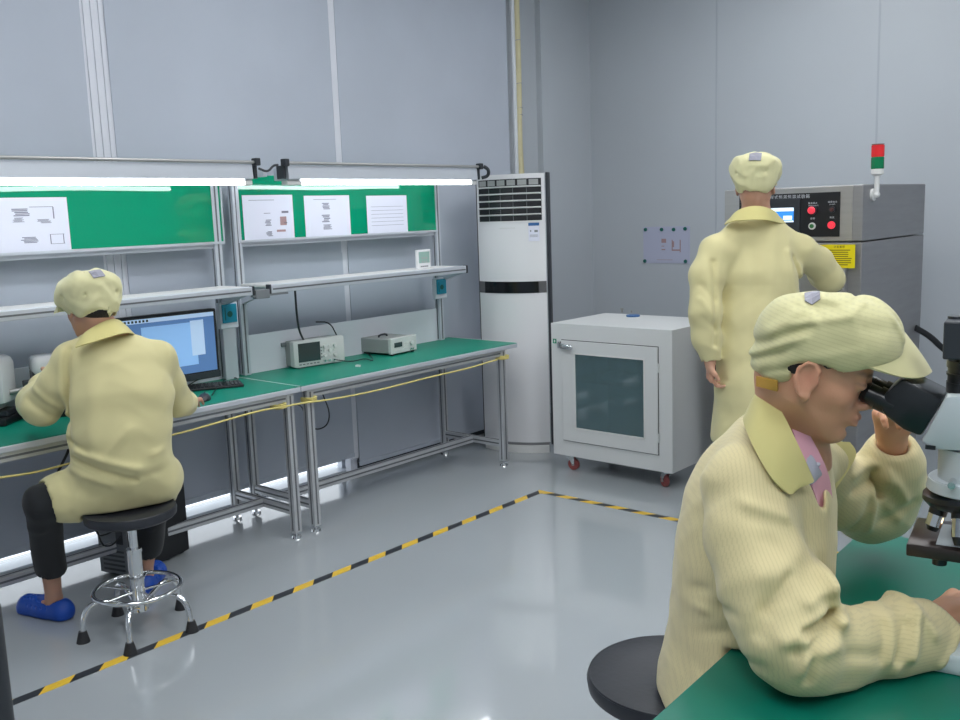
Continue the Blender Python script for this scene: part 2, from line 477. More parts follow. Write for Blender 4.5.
# ================================================================== WORKBENCHES
BX0, BX1, BZ = -4.32, -3.735, .775
def slot_bar(mb, gm, lo, hi, axis, fx=None):
    # aluminium extrusion: a bevelled bar with a dark groove along it on the sides facing the room
    mb.box(lo, hi, bevel=.003)
    lo = Vector(lo); hi = Vector(hi); c = (lo + hi) / 2
    e = .0012; g = .0045
    if axis == 'z':
        gm.box((hi.x - .001, c.y - g, lo.z + .01), (hi.x + e, c.y + g, hi.z - .01))
        gm.box((c.x - g, lo.y - e, lo.z + .01), (c.x + g, lo.y + .001, hi.z - .01))
    if axis == 'y':
        gm.box((hi.x - .001, lo.y + .004, c.z - g), (hi.x + e, hi.y - .004, c.z + g))
        gm.box((c.x - g, lo.y + .004, hi.z - .001), (c.x + g, hi.y - .004, hi.z + e))
    if axis == 'x':
        gm.box((lo.x + .004, lo.y - e, c.z - g), (hi.x - .004, lo.y + .001, c.z + g))
        gm.box((lo.x + .004, c.y - g, hi.z - .001), (hi.x - .004, c.y + g, hi.z + e))
def bench(y0, y1, ll, rl, label, ul, ur):
    t = empty('workbench', ((BX0 + BX1) / 2, (y0 + y1) / 2, 0), 0, label, 'workbench', 'green topped aluminium workbenches')
    top = MB(); top.box((BX0, y0, BZ - .004), (BX1, y1, BZ), bevel=.001); top.build('green_mat', M['mat_green'], t)
    tb = MB(); tb.box((BX0, y0, BZ - .03), (BX1 + .004, y1, BZ - .004), bevel=.004); tb.build('tabletop', M['alu_white'], t)
    es_ = MB(); es_.box((BX0, y1 - .006, BZ - .001), (BX1, y1 - .0005, BZ + .0012)); es_.build('edge_strip', M['white'], t)
    s = .042
    for y in (ll, rl):
        leg = MB(); gv = MB(); slot_bar(leg, gv, (BX1 - .05, y - s / 2, .03), (BX1 - .05 + s, y + s / 2, BZ - .03), 'z')
        L = leg.build('leg', M['alu'], t); gv.build('groove', M['alu_dark'], L)
        ft = MB(); ft.cyl((BX1 - .03, y, 0), (BX1 - .03, y, .012), .027, .024); ft.cyl((BX1 - .03, y, .012), (BX1 - .03, y, .03), .009); ft.build('levelling_foot', M['chrome'], L, smooth=True)
    for y, ztop in ((ll, 1.86), (rl, 1.86)):
        leg = MB(); gv = MB(); slot_bar(leg, gv, (BX0 + .02, y - s / 2, .03), (BX0 + .02 + s, y + s / 2, BZ - .03), 'z')
        L = leg.build('leg', M['alu'], t); gv.build('groove', M['alu_dark'], L)
        ft = MB(); ft.cyl((BX0 + .04, y, 0), (BX0 + .04, y, .012), .027, .024); ft.cyl((BX0 + .04, y, .012), (BX0 + .04, y, .03), .009); ft.build('levelling_foot', M['chrome'], L, smooth=True)
        up = MB(); gv = MB(); slot_bar(up, gv, (BX0 + .02, y - s / 2, BZ), (BX0 + .02 + s, y + s / 2, ztop), 'z')
        U = up.build('upright', M['alu_white'], t); gv.build('groove', M['alu_dark'], U)
        rr = MB(); gv = MB(); slot_bar(rr, gv, (BX0 + .02 + s, y - .016, .12), (BX1 - .05, y + .016, .162), 'x')
        R_ = rr.build('side_rail', M['alu'], t); gv.build('groove', M['alu_dark'], R_)
        ar = MB(); ar.box((BX0 + .06, y - .012, 1.815), (-3.99, y + .012, 1.845), bevel=.002); ar.build('lamp_arm', M['alu_white'], t)
        sa = MB(); sa.prism([(BX0 + .06, 1.16), (BX0 + .06, 1.225), (-4.04, 1.225)], y - .012, y + .012, 'y'); sa.build('shelf_bracket', M['alu_white'], t)
    xm = (BX0 + BX1) / 2 + .0
    rr = MB(); gv = MB(); slot_bar(rr, gv, (xm - .021, ll + .016, .12), (xm + .021, rl - .016, .162), 'y')
    R_ = rr.build('long_rail', M['alu'], t); gv.build('groove', M['alu_dark'], R_)
    fr = MB(); gv = MB(); slot_bar(fr, gv, (BX1 - .045, ll + s / 2, BZ - .07), (BX1 - .012, rl - s / 2, BZ - .03), 'y')
    R_ = fr.build('front_apron', M['alu'], t); gv.build('groove', M['alu_dark'], R_)
    bp = MB(); bp.box((BX0 + .025, ll + s / 2, BZ), (BX0 + .035, rl - s / 2, .985)); bp.build('back_panel', M['white_strip'], t)
    rb = MB(); rb.box((BX0 + .02, ll + s / 2, 1.462), (BX0 + .045, rl - s / 2, 1.492), bevel=.002); rb.build('cross_bar', M['alu_white'], t)
    return t
bl = bench(1.02, 2.899, 1.12, 2.84, 'left green topped workbench, where the seated worker leans beside the monitor', 0, 0)
brb = bench(2.902, 4.63, 2.965, 4.50, 'right green topped workbench with the oscilloscope on it', 0, 0)

# shelves over the benches
def shelf(y0, y1, label):
    t = empty('shelf', (-4.13, (y0 + y1) / 2, 1.225), 0, label, 'shelf', 'aluminium shelves above the workbenches')
    b = MB(); b.box((-4.255, y0, 1.255), (-4.02, y1, 1.268), bevel=.002); b.build('shelf_board', M['white'], t)
    e = MB(); e.box((-4.02, y0, 1.226), (-3.99, y1, 1.27), bevel=.004)
    e.box((-4.255, y0, 1.226), (-4.24, y1, 1.255))
    e.build('edge_profile', M['alu_white'], t)
    g = MB(); g.box((-3.991, y0 + .01, 1.243), (-3.9885, y1 - .01, 1.251)); g.build('groove', M['alu_dark'], t)
    for y in (y0, y1):
        c = MB(); c.box((-4.022, y - .012 if y == y0 else y, 1.224), (-3.988, y if y == y0 else y + .012, 1.272), bevel=.003); c.build('end_cap', M['dark_plastic'], t)
    return t
shelf(1.02, 2.84, 'left aluminium shelf above the monitor and the seated worker')
shelf(2.955, 4.46, 'right aluminium shelf holding the small thermometer')
cn = MB(); cn.box((-4.018, 2.855, 1.205), (-3.984, 2.94, 1.25), bevel=.003); cn.box((-4.012, 2.842, 1.215), (-3.99, 3.06, 1.225))
tag(cn.build('shelf_connector', M['grey_plastic']), 'dark grey connector joining the two shelves at their meeting ends', 'connector')

# boards with papers
def board(y0, y1, label):
    t = empty('notice_board', (-4.29, (y0 + y1) / 2, 1.49), 0, label, 'board', 'glossy green notice boards')
    rows = []
    for i in range(9):
        z = 1.492 + (1.835 - 1.492) * i / 8
        rows.append([(-4.262 + .0016 * math.sin(y * 6.5 + z * 3), y, z) for y in np.linspace(y0, y1, 40)])
    MB().grid(rows[::-1], thick=.003).build('board_panel', M['board_green'], t, smooth=True)
    f = MB(); f.box((-4.27, y0, 1.484), (-4.252, y1, 1.497)); f.build('frame_rail', M['alu_white'], t)
    f = MB(); f.box((-4.266, y0 - .008, 1.484), (-4.255, y0, 1.84)); f.box((-4.266, y1, 1.484), (-4.255, y1 + .008, 1.84)); f.build('frame_side', M['alu_white'], t)
    return t
board(1.10, 2.872, 'green notice board on the left, with one wide technical drawing')
board(2.972, 4.479, 'green notice board on the right, with three papers on it')
def paper_on_board(px0, px1, ptop, label, marks, z0=1.497, group='papers pinned to the green boards', pm='paper'):
    X = -4.257
    a_ = on_x(px0, 235, X); b_ = on_x(px1, 235, X); z1 = on_x((px0 + px1) / 2, ptop, X).z
    t = empty('paper_sheet', (X, (a_.y + b_.y) / 2, z0), 0, label, 'paper', group)
    MB().box((X, a_.y, z0), (X + .0012, b_.y, z1)).build('sheet', M[pm], t)
    W = b_.y - a_.y; Hh = z1 - z0
    mk = MB(); mr = MB(); nr = 0
    for (u, v, du, dv, c) in marks:
        tgt = mr if c else mk; nr += c
        lo = (X + .001, a_.y + u * W, z0 + v * Hh); hi = (X + .0018, a_.y + (u + du) * W, z0 + (v + dv) * Hh)
        if du > .04 and dv > .05 and not c:     # a small picture: hatch of strokes
            n = 5
            for k in range(n):
                z = lo[2] + (hi[2] - lo[2]) * k / n
                y_ = lo[1] + (hi[1] - lo[1]) * random.random() * .3
                tgt.box((lo[0], y_, z), (hi[0], hi[1] - (hi[1] - lo[1]) * random.random() * .25, z + (hi[2] - lo[2]) / n * .62))
        else: tgt.box(lo, hi)
    if len(marks) > nr: mk.build('printed_drawing', M['ink'], t)
    if nr: mr.build('coloured_print', M['ink_red'], t)
lines = [(.12, .88, .5, .012, 0)]
P0 = [(.62, .66, .12, .15, 0), (.62, .55, .08, .09, 0), (.78, .52, .1, .08, 0), (.66, .16, .12, .12, 0), (.74, .82, .16, .01, 0), (.895, .6, .008, .22, 0), (.86, .12, .1, .008, 0), (.86, .3, .1, .008, 0), (.86, .12, .006, .18, 0), (.95, .12, .006, .18, 0), (.1, .9, .4, .008, 0), (.12, .8, .3, .006, 0), (.1, .7, .35, .006, 0), (.1, .3, .3, .006, 0)]
paper_on_board(-90, 70, 198, 'large white technical drawing sheet on the left green board', P0, pm='sleeve')
P1 = lines + [(.4, .58, .13, .012, 0), (.4, .3, .15, .15, 0), (.42, .06, .14, .12, 0), (.76, .58, .14, .05, 0), (.72, .3, .13, .2, 1), (.64, .15, .18, .05, 1), (.8, .34, .06, .03, 0)]
paper_on_board(244.5, 294.5, 195, 'white paper with small sketches, leftmost of three on the right green board', P1)
P2 = [(.35, .66, .22, .17, 0), (.36, .34, .2, .2, 0), (.38, .16, .2, .13, 0), (.2, .9, .5, .01, 0)]
paper_on_board(306, 351, 195.5, 'white paper with stacked dark pictures, middle of three on the right green board', P2)
P3 = [(.1, .2 + .1 * k, .8, .008, 0) for k in range(6)]
paper_on_board(368, 408, 195.5, 'white paper with faint lines only, rightmost of three on the right green board', P3)

# bench lamps
def bench_lamp(y0, y1, label):
    t = empty('bench_lamp', (-3.95, (y0 + y1) / 2, 1.77), 0, label, 'lamp', 'linear lamps above the workbenches')
    h = MB(); h.prism([(-3.90, 1.868), (-3.895, 1.80), (-3.93, 1.79), (-4.02, 1.795), (-4.02, 1.86)], y0 + .02, y1 - .02, 'y', bevel=.002)
    h.build('lamp_housing', M['alu_white'], t)
    r_ = MB(); r_.cyl((-3.895, y0, 1.878), (-3.895, y1, 1.878), .008); r_.build('front_rod', M['steel'], t, smooth=True)
    l = MB(); l.box((-3.955, y0 + .11, 1.772), (-3.915, y1 - .06, 1.7915), bevel=.004); l.build('led_tube', M['led'], t)
    for y in (y0, y1):
        c = MB(); c.box((-3.915, y - .014, 1.862), (-3.875, y + .014, 1.898), bevel=.004); c.box((-3.96, y - .008, 1.80), (-3.90, y + .008, 1.866), bevel=.003); c.build('end_clip', M['dark_plastic'], t)
    e = MB(); e.box((-3.96, y0 + .02, 1.770), (-3.91, y0 + .11, 1.792), bevel=.003); e.box((-3.96, y1 - .06, 1.77), (-3.91, y1 - .018, 1.792), bevel=.002); e.build('tube_socket', M['white'], t)
    return t
bench_lamp(1.02, 2.845, 'long lit lamp over the left workbench')
bench_lamp(3.02, 4.51, 'lit lamp over the right workbench, its end by the air conditioner')
c = MB(); c.tube([(-3.9, 2.86, 1.85), (-3.88, 2.9, 1.83), (-3.9, 2.95, 1.865), (-3.93, 3.0, 1.87)], .006, smooth=2)
tag(c.build('lamp_cable', M['dark_plastic'], smooth=True), 'short dark cable looping between the two bench lamps', 'cable')
c = MB(); c.tube([(-3.88, 4.53, 1.88), (-3.86, 4.555, 1.86), (-3.87, 4.56, 1.82), (-3.9, 4.53, 1.81)], .011, smooth=2)
tag(c.build('hanging_hook', M['dark_plastic'], smooth=True), 'dark plastic hook at the right end of the right lamp', 'hook')

# blue sockets
def socket(c, label):
    x, y, z = c
    t = empty('socket_box', (x, y, z - .06), 0, label, 'socket', 'blue fronted socket boxes')
    MB().box((x - .03, y - .055, z - .075), (x, y + .055, z + .06), bevel=.004).build('housing', M['white_strip'], t)
    MB().box((x, y - .044, z - .045), (x + .008, y + .044, z + .052), bevel=.003).build('cover', M['blue_socket'], t)
    s_ = MB(); s_.cyl((x + .007, y, z), (x + .0095, y, z), .016); s_.box((x + .008, y - .03, z - .03), (x + .010, y - .026, z + .034)); s_.build('socket_face', M['teal_magnet'], t)
socket(tuple(on_x(229, 314, -4.215)), 'blue socket box under the shelf, right of the monitor')
socket(tuple(on_x(441, 287, -4.215)), 'blue socket box below the shelf end, nearest the air conditioner')
tr = MB(); tr.box((-4.235, on_x(229, 314, -4.215).y - .04, BZ), (-4.222, on_x(229, 314, -4.215).y + .04, 1.12), bevel=.003)
tag(tr.build('cable_duct', M['alu_white']), 'pale vertical cable duct under the socket box right of the monitor', 'cable duct')

# thermometer
p = on_x(423.5, 265, -4.10)
t = empty('thermometer', (p.x, p.y, 1.268), 0, 'small white digital thermometer standing on the shelf by the right board', 'thermometer')
MB().box((p.x - .012, p.y - .058, 1.2685), (p.x + .008, p.y + .058, 1.385), bevel=.004).build('case', M['white_gloss'], t)
MB().box((p.x + .0075, p.y - .046, 1.304), (p.x + .0095, p.y + .046, 1.372)).build('display', M['lcd_grey'], t)
b = MB()
for k in range(4): b.box((p.x + .0075, p.y - .033 + k * .017, 1.28), (p.x + .0105, p.y - .02 + k * .017, 1.287))
b.build('buttons', M['grey_plastic'], t)
dg = MB()
for k in range(3):
    for j in range(2): dg.box((p.x + .009, p.y - .022 + k * .018, 1.305 + j * .022), (p.x + .0102, p.y - .012 + k * .018, 1.318 + j * .022))
dg.build('digits', M['instr_dark'], t)

# ------------------------------------------------------------------ oscilloscope
def instrument(name, label, cat, pl, pr, W, D, Hh, rz):
    return empty(name, (pl.x, pl.y, BZ), rz, label, cat)
def local(o): return base_frame(o)
pL = on_z(296, 369, BZ); pR = on_z(342, 362, BZ)       # lower front corners
def face_frame(pL, pR, z):
    ex = (pR - pL); ex.z = 0; W = ex.length; ex.normalize()
    ey = Vector((-ex.y, ex.x, 0))                         # backwards, away from the viewer
    F = Matrix(((ex.x, ey.x, 0, pL.x), (ex.y, ey.y, 0, pL.y), (0, 0, 1, z), (0, 0, 0, 1)))
    return F, W
F, W = face_frame(pL, pR, BZ)
W = .33; Hh = .155
F = Matrix.Translation(((pL + pR) / 2) - (F.to_3x3() @ Vector((W / 2, 0, 0)))) @ F.to_3x3().to_4x4(); F[2][3] = BZ
t = empty('oscilloscope', None, frame=F, label='pale grey oscilloscope with dark screen on the right workbench', cat='oscilloscope')
MB().prism([(.0, .012), (.012, .0 + .006), (W - .012, .006), (W, .012), (W, Hh - .006), (W - .01, Hh), (.01, Hh), (0, Hh - .006)], -.012, .03, 'y', M=F, bevel=.003).build('front_bezel', M['instr'], t, smooth=True)
MB().box((.01, .03, .008), (W - .01, .13, Hh - .008), bevel=.008, M=F).build('body', M['instr_dark'], t)
MB().box((.028, -.0145, .034), (.168, -.0115, Hh - .016), M=F).build('screen', M['screen_dark'], t)
kn = MB()
for i, x in enumerate((.195, .228, .262)):
    for j, z in enumerate((.055, .083, .108)):
        kn.cyl((x, -.012, z), (x, -.026 if (i + j) % 2 == 0 else -.018, z), .0095 if (i + j) % 2 == 0 else .006, seg=14, M=F)
kn.build('knobs', M['white'], t, smooth=True)
bt = MB()
for k in range(6): bt.box((.03 + k * .023, -.0145, .018), (.044 + k * .023, -.0115, .024), M=F)
for k in range(4): bt.box((.172, -.0145, .045 + k * .018), (.18, -.0115, .053 + k * .018), M=F)
bt.build('buttons', M['grey_plastic'], t)
cn = MB()
for x in (.19, .22, .25): cn.cyl((x, -.012, .026), (x, -.028, .026), .006, seg=12, M=F)
cn.build('connector', M['chrome'], t, smooth=True)
MB().box((-.02, .08, Hh - .035), (.012, .12, Hh - .012), bevel=.004, M=F).build('handle', M['grey_plastic'], t)
fo = MB(); fo.box((.03, -.006, 0), (.07, .1, .008), M=F); fo.box((W - .07, -.006, 0), (W - .03, .1, .008), M=F); fo.build('foot', M['grey_plastic'], t)
OSC = F.copy()
# signal generator
pL = on_z(390, 356.5, BZ); pR = on_z(416, 351, BZ)
F, W = face_frame(pL, pR, BZ)
W = .235; Hh = .105
F = Matrix.Translation(((pL + pR) / 2) - (F.to_3x3() @ Vector((W / 2, 0, 0)))) @ F.to_3x3().to_4x4(); F[2][3] = BZ
t = empty('signal_generator', None, frame=F, label='low pale grey signal generator right of the oscilloscope', cat='signal generator')
MB().box((0, -.01, .01), (W, .015, Hh), bevel=.005, M=F).build('front_bezel', M['instr'], t)
MB().box((.006, .015, .012), (W - .006, .24, Hh - .006), bevel=.006, M=F).build('body', M['instr_dark'], t)
MB().box((.03, -.0115, .048), (.10, -.0095, .076), M=F).build('display', M['screen_dark'], t)
bt = MB()
for k in range(8): bt.box((.02 + k * .012, -.0118, .028), (.028 + k * .012, -.0095, .036), M=F)
for i in range(3):
    for j in range(3): bt.box((.115 + i * .014, -.0118, .034 + j * .014), (.124 + i * .014, -.0095, .042 + j * .014), M=F)
bt.build('buttons', M['white'], t)
MB().cyl((.18, -.01, .062), (.18, -.026, .062), .013, M=F).build('knob', M['white'], t, smooth=True)
kk = MB(); kk.cyl((.172, -.01, .026), (.172, -.02, .026), .006, M=F); kk.cyl((.19, -.01, .026), (.19, -.02, .026), .006, M=F); kk.build('connector', M['chrome'], t, smooth=True)
MB().tube([(.06, .14, Hh - .008), (.065, .14, Hh + .008), (.13, .14, Hh + .008), (.135, .14, Hh - .008)], .006, M=F, smooth=1).build('handle', M['dark_plastic'], t)
for x in (.02, W - .03):
    for y in (0, .2): MB().box((x, y, 0), (x + .014, y + .014, .012), M=F).build('foot', M['rubber'], t)
GEN = F.copy()

def cable(pts, r, m, label, smooth=2, cat='cable', grp='thin cables on and around the workbenches'):
    return tag(MB().tube(pts, r, seg=8, smooth=smooth).build('cable', M[m], smooth=True), label, cat, grp)
zc = BZ + .006
cable([on_x(295, 290, -4.10), on_x(297, 318, -4.12), on_x(300, 335, -4.15), on_z(312, 352, BZ + .06)], .006, 'dark_plastic', 'black power lead dropping from the shelf to behind the oscilloscope')
cable([on_x(316, 322, -4.24), on_x(330, 322, -4.22), on_x(337, 336, -4.22), on_z(345, 350, BZ + .02), on_z(366, 345, BZ + .03)], .004, 'dark_plastic', 'thin black lead arching behind the oscilloscope towards the generator')
cable([OSC @ Vector((.25, -.03, .026)), on_z(352, 362, BZ + .01), on_z(365, 358, zc), on_z(375, 362, zc), on_z(368, 352, zc), on_z(352, 352, zc), on_z(380, 353, zc)], .003, 'dark_plastic', 'dark probe lead lying in front between oscilloscope and generator')
pt = MB(); pt.box((0, 0, 0), (.03, .014, .012), bevel=.003, M=Matrix.Translation(on_z(355, 367, BZ + .0005)) @ Matrix.Rotation(.3, 4, 'Z'))
tag(pt.build('probe_clip', M['white']), 'tiny white probe clip on the green mat beside the oscilloscope', 'clip')
cable([on_x(282, 402, -3.80), on_x(284, 404, -3.79), on_x(301, 404, -4.1), on_x(305, 415, -4.15), on_x(311, 427, -4.15), on_x(318, 430, -4.1), on_x(328, 425, -4.05), on_x(330, 412, -4.0), on_x(323, 395, -3.95)], .004, 'dark_plastic', 'thin black cable hanging in a loop below the bench seam')

# ------------------------------------------------------------------ yellow air hose across the legs
XH = -3.715
hp = [(-40, 484), (0, 477.5), (34, 473), (68, 464), (120, 447), (178, 434), (230, 419), (262, 410), (284, 407), (296, 404), (335, 399), (380, 390), (430, 377), (470, 368), (492, 361), (497, 360)]
hp = [on_x(a_, b_, XH) for a_, b_ in hp]
t = empty('air_hose', tuple(hp[8]), 0, 'thin yellow air hose strung along the front of both workbenches', 'hose')
MB().tube(hp, .0045, smooth=2).build('hose', M['yellow_hose'], t, smooth=True)
kn = MB()
for yy, z in ((2.775, hp[8].z), (2.965, hp[9].z), (4.50, hp[-1].z)):
    for k in range(3):
        zz = z + (k - 1) * .008
        kn.tube([(-3.785 + .0, yy - .026, zz), (-3.715, yy - .027, zz + .003), (-3.713, yy + .027, zz + .006), (-3.785, yy + .026, zz + .002)], .0045, smooth=1)
kn.build('knot', M['yellow_hose'], t, smooth=True)

# ------------------------------------------------------------------ monitor, keyboard, mouse
TL, TR, BR, BL = (118, 322), (212, 307), (218, 371), (125, 388)
pR = on_z(214, 378, BZ + .0); 
# monitor stands near the rear of the bench, turned a little to the worker
Fm = Matrix.Translation((-4.10, 2.395, BZ)) @ Matrix.Rotation(math.radians(86), 4, 'Z')
t = empty('monitor', None, frame=Fm, label='dark framed computer monitor showing blue windows, on the left workbench', cat='monitor')
w2 = .275
MB().box((-w2, -.012, .055), (w2, .03, .40), bevel=.006, M=Fm).build('frame', M['black'], t)
MB().box((-w2 + .016, -.0135, .095), (w2 - .016, -.0115, .385), M=Fm).build('screen', M['screen'], t)
MB().box((-w2 + .016, -.0145, .365), (w2 - .016, -.0130, .385), M=Fm).build('title_bar', M['window_bar'], t)
MB().box((-.12, -.0146, .135), (.16, -.0132, .345), M=Fm).build('open_window', M['window_panel'], t)
MB().box((.13, -.0155, .18), (.20, -.0142, .352), M=Fm).build('side_window', M['window_bar'], t)
ic = MB()
for k in range(7): ic.box((-.2 + k * .018, -.0155, .369), (-.19 + k * .018, -.0143, .380), M=Fm)
ic.build('icons', M['screen_dark'], t)
MB().box((-w2 - .0005, -.0145, .058), (w2 + .0005, -.010, .088), bevel=.001, M=Fm).build('lower_bezel', M['dark_plastic'], t)
st = MB(); st.box((-.03, .0, .01), (.03, .03, .12), bevel=.005, M=Fm); st.lathe([(0, 0), (.11, 0), (.115, .004), (.11, .012), (.03, .016), (0, .016)], M=Fm @ Matrix.Translation((0, .01, 0)) )
st.build('stand', M['black'], t, smooth=True)
kc = on_z(210, 388, BZ)
Fk = Matrix.Translation(kc) @ Matrix.Rotation(math.radians(62), 4, 'Z')
t = empty('keyboard', None, frame=Fk, label='black keyboard lying in front of the monitor', cat='keyboard')
MB().box((-.20, -.065, 0), (.16, .065, .014), bevel=.004, M=Fk).build('base', M['black'], t)
ks = MB()
for i in range(19):
    for j in range(6):
        if i in (14,): continue
        x = -.192 + i * .0182; y = -.058 + j * .0195
        ks.box((x, y, .013), (x + .0155, y + .0165, .02), bevel=.002, M=Fk, seg=1)
tag(ks.build('keys', M['dark_plastic'], t), kind='stuff')
mc = on_z(204.5, 400, BZ)
Fo = Matrix.Translation(mc) @ Matrix.Rotation(math.radians(50), 4, 'Z')
t = empty('computer_mouse', None, frame=Fo, label='small dark mouse in front of the keyboard at the bench edge', cat='mouse')
mb_ = MB(); mb_.lathe([(0, .034), (.6, .028), (.9, .016), (1, .006), (.96, 0), (0, 0)], M=Fo @ Matrix.Diagonal((.03, .052, 1, 1))); mb_.build('shell', M['dark_plastic'], t, smooth=True)
MB().box((-.001, .01, .026), (.001, .045, .0345), M=Fo).build('button_split', M['black'], t)
cable([on_z(212, 395, BZ + .008), on_z(222, 380, zc), on_z(236, 376, zc), on_z(240, 384, zc), on_z(224, 388, zc)], .0025, 'black', 'thin black mouse cord curling on the mat right of the keyboard')
cable([on_z(176, 383, BZ + .01), on_z(185, 388, BZ + .03), on_z(196, 380, BZ + .03), on_z(215, 374, zc), on_z(235, 378, zc)], .003, 'black', 'thin black monitor cord looping below the screen')

# ------------------------------------------------------------------ instrument at the far left of the bench
pw = on_z(6, 424, BZ)
Fi = Matrix.Translation(pw + Vector((0, 0, 0))) @ Matrix.Rotation(math.radians(41), 4, 'Z')
t = empty('measuring_microscope', None, frame=Fi, label='white rounded measuring instrument cut by the left picture edge', cat='instrument')
MB().box((-.22, -.06, 0), (.03, .10, .035), bevel=.008, M=Fi).build('base', M['black'], t)
MB().box((-.20, -.02, .035), (.02, .09, .06), bevel=.005, M=Fi).build('stage', M['dark_plastic'], t)
MB().prism([(-.21, .06), (-.02, .06), (-.018, .09), (.028, .095), (.030, .262), (.018, .285), (-.01, .295), (-.21, .295)], -.05, .07, 'y', M=Fi, bevel=.01).build('housing', M['white_gloss'], t, smooth=True)
pw2 = on_x(54, 352, -4.12)
Fi = Matrix.Translation((pw2.x, pw2.y, BZ)) @ Matrix.Rotation(math.radians(75), 4, 'Z')
t = empty('video_measuring_head', None, frame=Fi, label='white rounded device on a dark stand beyond the seated worker’s left arm', cat='instrument')
MB().box((-.12, -.06, 0), (.12, .1, .03), bevel=.006, M=Fi).build('base', M['black'], t)
MB().box((-.10, -.03, .03), (-.02, .05, .21), bevel=.004, M=Fi).build('column', M['dark_plastic'], t)
MB().box((-.1, -.05, .19), (.16, .08, .275), bevel=.028, M=Fi, seg=4).build('head', M['white_gloss'], t, smooth=True)
MB().cyl((-.10, -.02, .14), (-.20, -.04, .135), .012, M=Fi).build('rod', M['steel'], t, smooth=True)
MB().box((-.14, -.06, .115), (-.05, .0, .175), bevel=.004, M=Fi).build('clamp', M['dark_plastic'], t)

# ------------------------------------------------------------------ computer tower under the bench
q1 = on_z(132, 579, 0); q0 = on_z(190, 551, 0)
ex = (q0 - q1).normalized(); ey = Vector((-ex.y, ex.x, 0))
F = Matrix(((ex.x, ey.x, 0, q1.x), (ex.y, ey.y, 0, q1.y), (0, 0, 1, 0), (0, 0, 0, 1)))
t = empty('computer_tower', None, frame=F, label='black computer tower on the floor behind the stool', cat='computer')
TL_ = (q0 - q1).length
MB().box((0, 0, .01), (TL_, .19, .43), bevel=.006, M=F).build('case', M['black'], t)
MB().box((-.004, .006, .016), (.0, .184, .424), M=F).build('rear_panel', M['grey_plastic'], t)
rp = MB()
rp.box((-.006, .02, .30), (-.003, .17, .40), M=F); rp.box((-.006, .03, .16), (-.003, .07, .28), M=F)
for k in range(5): rp.box((-.006, .03, .03 + k * .022), (-.003, .16, .04 + k * .022), M=F)
rp.build('ports', M['dark_plastic'], t)
cb = MB()
for k in range(4):
    a_ = Vector((-.006, .04 + k * .02, .2 + k * .035)); cb.tube([F @ a_, F @ (a_ + Vector((-.06, .0, -.03 + .02 * k))), F @ (a_ + Vector((-.07, .06, -.02))), F @ Vector((-.02, .2, .45 + .03 * k))], .004, smooth=2)
cb.build('rear_cables', M['black'], t, smooth=True)
ff = MB()
for x in (.03, TL_ - .05):
    for y in (.02, .15): ff.box((x, y, 0), (x + .03, y + .02, .012), M=F)
ff.build('foot', M['rubber'], t)
cable([on_x(72, 432, -3.83), on_x(69, 450, -3.84), on_x(61, 466, -3.86), on_x(55, 478, -3.9)], .006, 'black', 'black cable hanging below the bench edge left of the seated worker')

# ================================================================== FLOOR STANDING AIR CONDITIONER
aL = Vector((-4.18, 4.79, 0)); aR = Vector((-3.70, 4.94, 0))
ex = (aR - aL).normalized(); ey = Vector((-ex.y, ex.x, 0)); AW = (aR - aL).length
F = Matrix(((ex.x, ey.x, 0, aL.x), (ex.y, ey.y, 0, aL.y), (0, 0, 1, 0), (0, 0, 0, 1)))
AC = F; AH = 1.835
t = empty('air_conditioner', None, frame=F, label='tall white floor standing air conditioner in the room corner', cat='air conditioner')
def bow(x): return -.075 * (1 - ((x / AW) * 2 - 1) ** 2) - .006
def acface(x0, x1, z0, z1, off, th=.004, n=24):
    rows = []
    for z in (z0, z1):
        rows.append([(x, bow(x) - off, z) for x in np.linspace(x0, x1, n)])
    return MB().grid(rows, thick=th, M=F)
outline = [(x, bow(x)) for x in np.linspace(.014, AW - .014, 20)]
MB().prism(outline + [(AW - .10, .24), (.05, .24)], .07, AH, 'z', M=F).build('body', M['white_gloss'], t, smooth=True)
MB().prism([(x, bow(x) - .004) for x in np.linspace(.02, AW - .02, 20)] + [(AW - .11, .23), (.06, .23)], .0, .05, 'z', M=F).build('base', M['white'], t, smooth=True)
MB().prism([(x, bow(x) + .008) for x in np.linspace(.02, AW - .02, 20)] + [(AW - .11, .23), (.06, .23)], .05, .07, 'z', M=F).build('base_strip', M['steel_side'], t, smooth=True)
sd = MB(); sd.box((.0, .0, .05), (.014, .05, AH + .004), bevel=.004, M=F); sd.build('side_panel', M['dark_plastic'], t)
sd = MB(); sd.box((AW - .014, .0, .05), (AW + .004, .045, AH + .004), bevel=.004, M=F); sd.build('side_panel', M['dark_plastic'], t)
def acz(px, py):
    # height on the front face through a pixel
    n = Vector((ey.x, ey.y, 0)); d = ray(px, py); o_ = aL + ey * -.06
    tt = (o_ - Vector((0, 0, EYE))).dot(n) / d.dot(n); return EYE + d.z * tt
z_g0, z_g1 = acz(512, 221), acz(512, 179)
acface(.035, AW - .032, z_g0, z_g1, .003, .003).build('outlet_recess', M['black'], t, smooth=True)
lv = MB()
n = 6
for k in range(n):
    z = z_g0 + (z_g1 - z_g0) * (k + 1) / n - .004
    rows = [[(x, bow(x) - o_, zz) for x in np.linspace(.035, AW - .032, 20)] for o_, zz in ((.006, z - .006), (.014, z - .001), (.014, z + .004), (.006, z + .004))]
    if k < n - 1: lv.grid(rows, M=F, thick=.001)
lv.build('louvre', M['white'], t, smooth=True)
vv = MB()
for k in range(1, 5):
    x = .035 + (AW - .067) * k / 5
    vv.box((x - .001, bow(x) - .007, z_g0), (x + .001, bow(x) - .003, z_g1), M=F)
vv.build('vane', M['grey_plastic'], t)
fr = MB()
acface(.035, AW - .032, z_g0 - .006, z_g0, .004, .004).build('grille_lip', M['white'], t)
vt = MB()
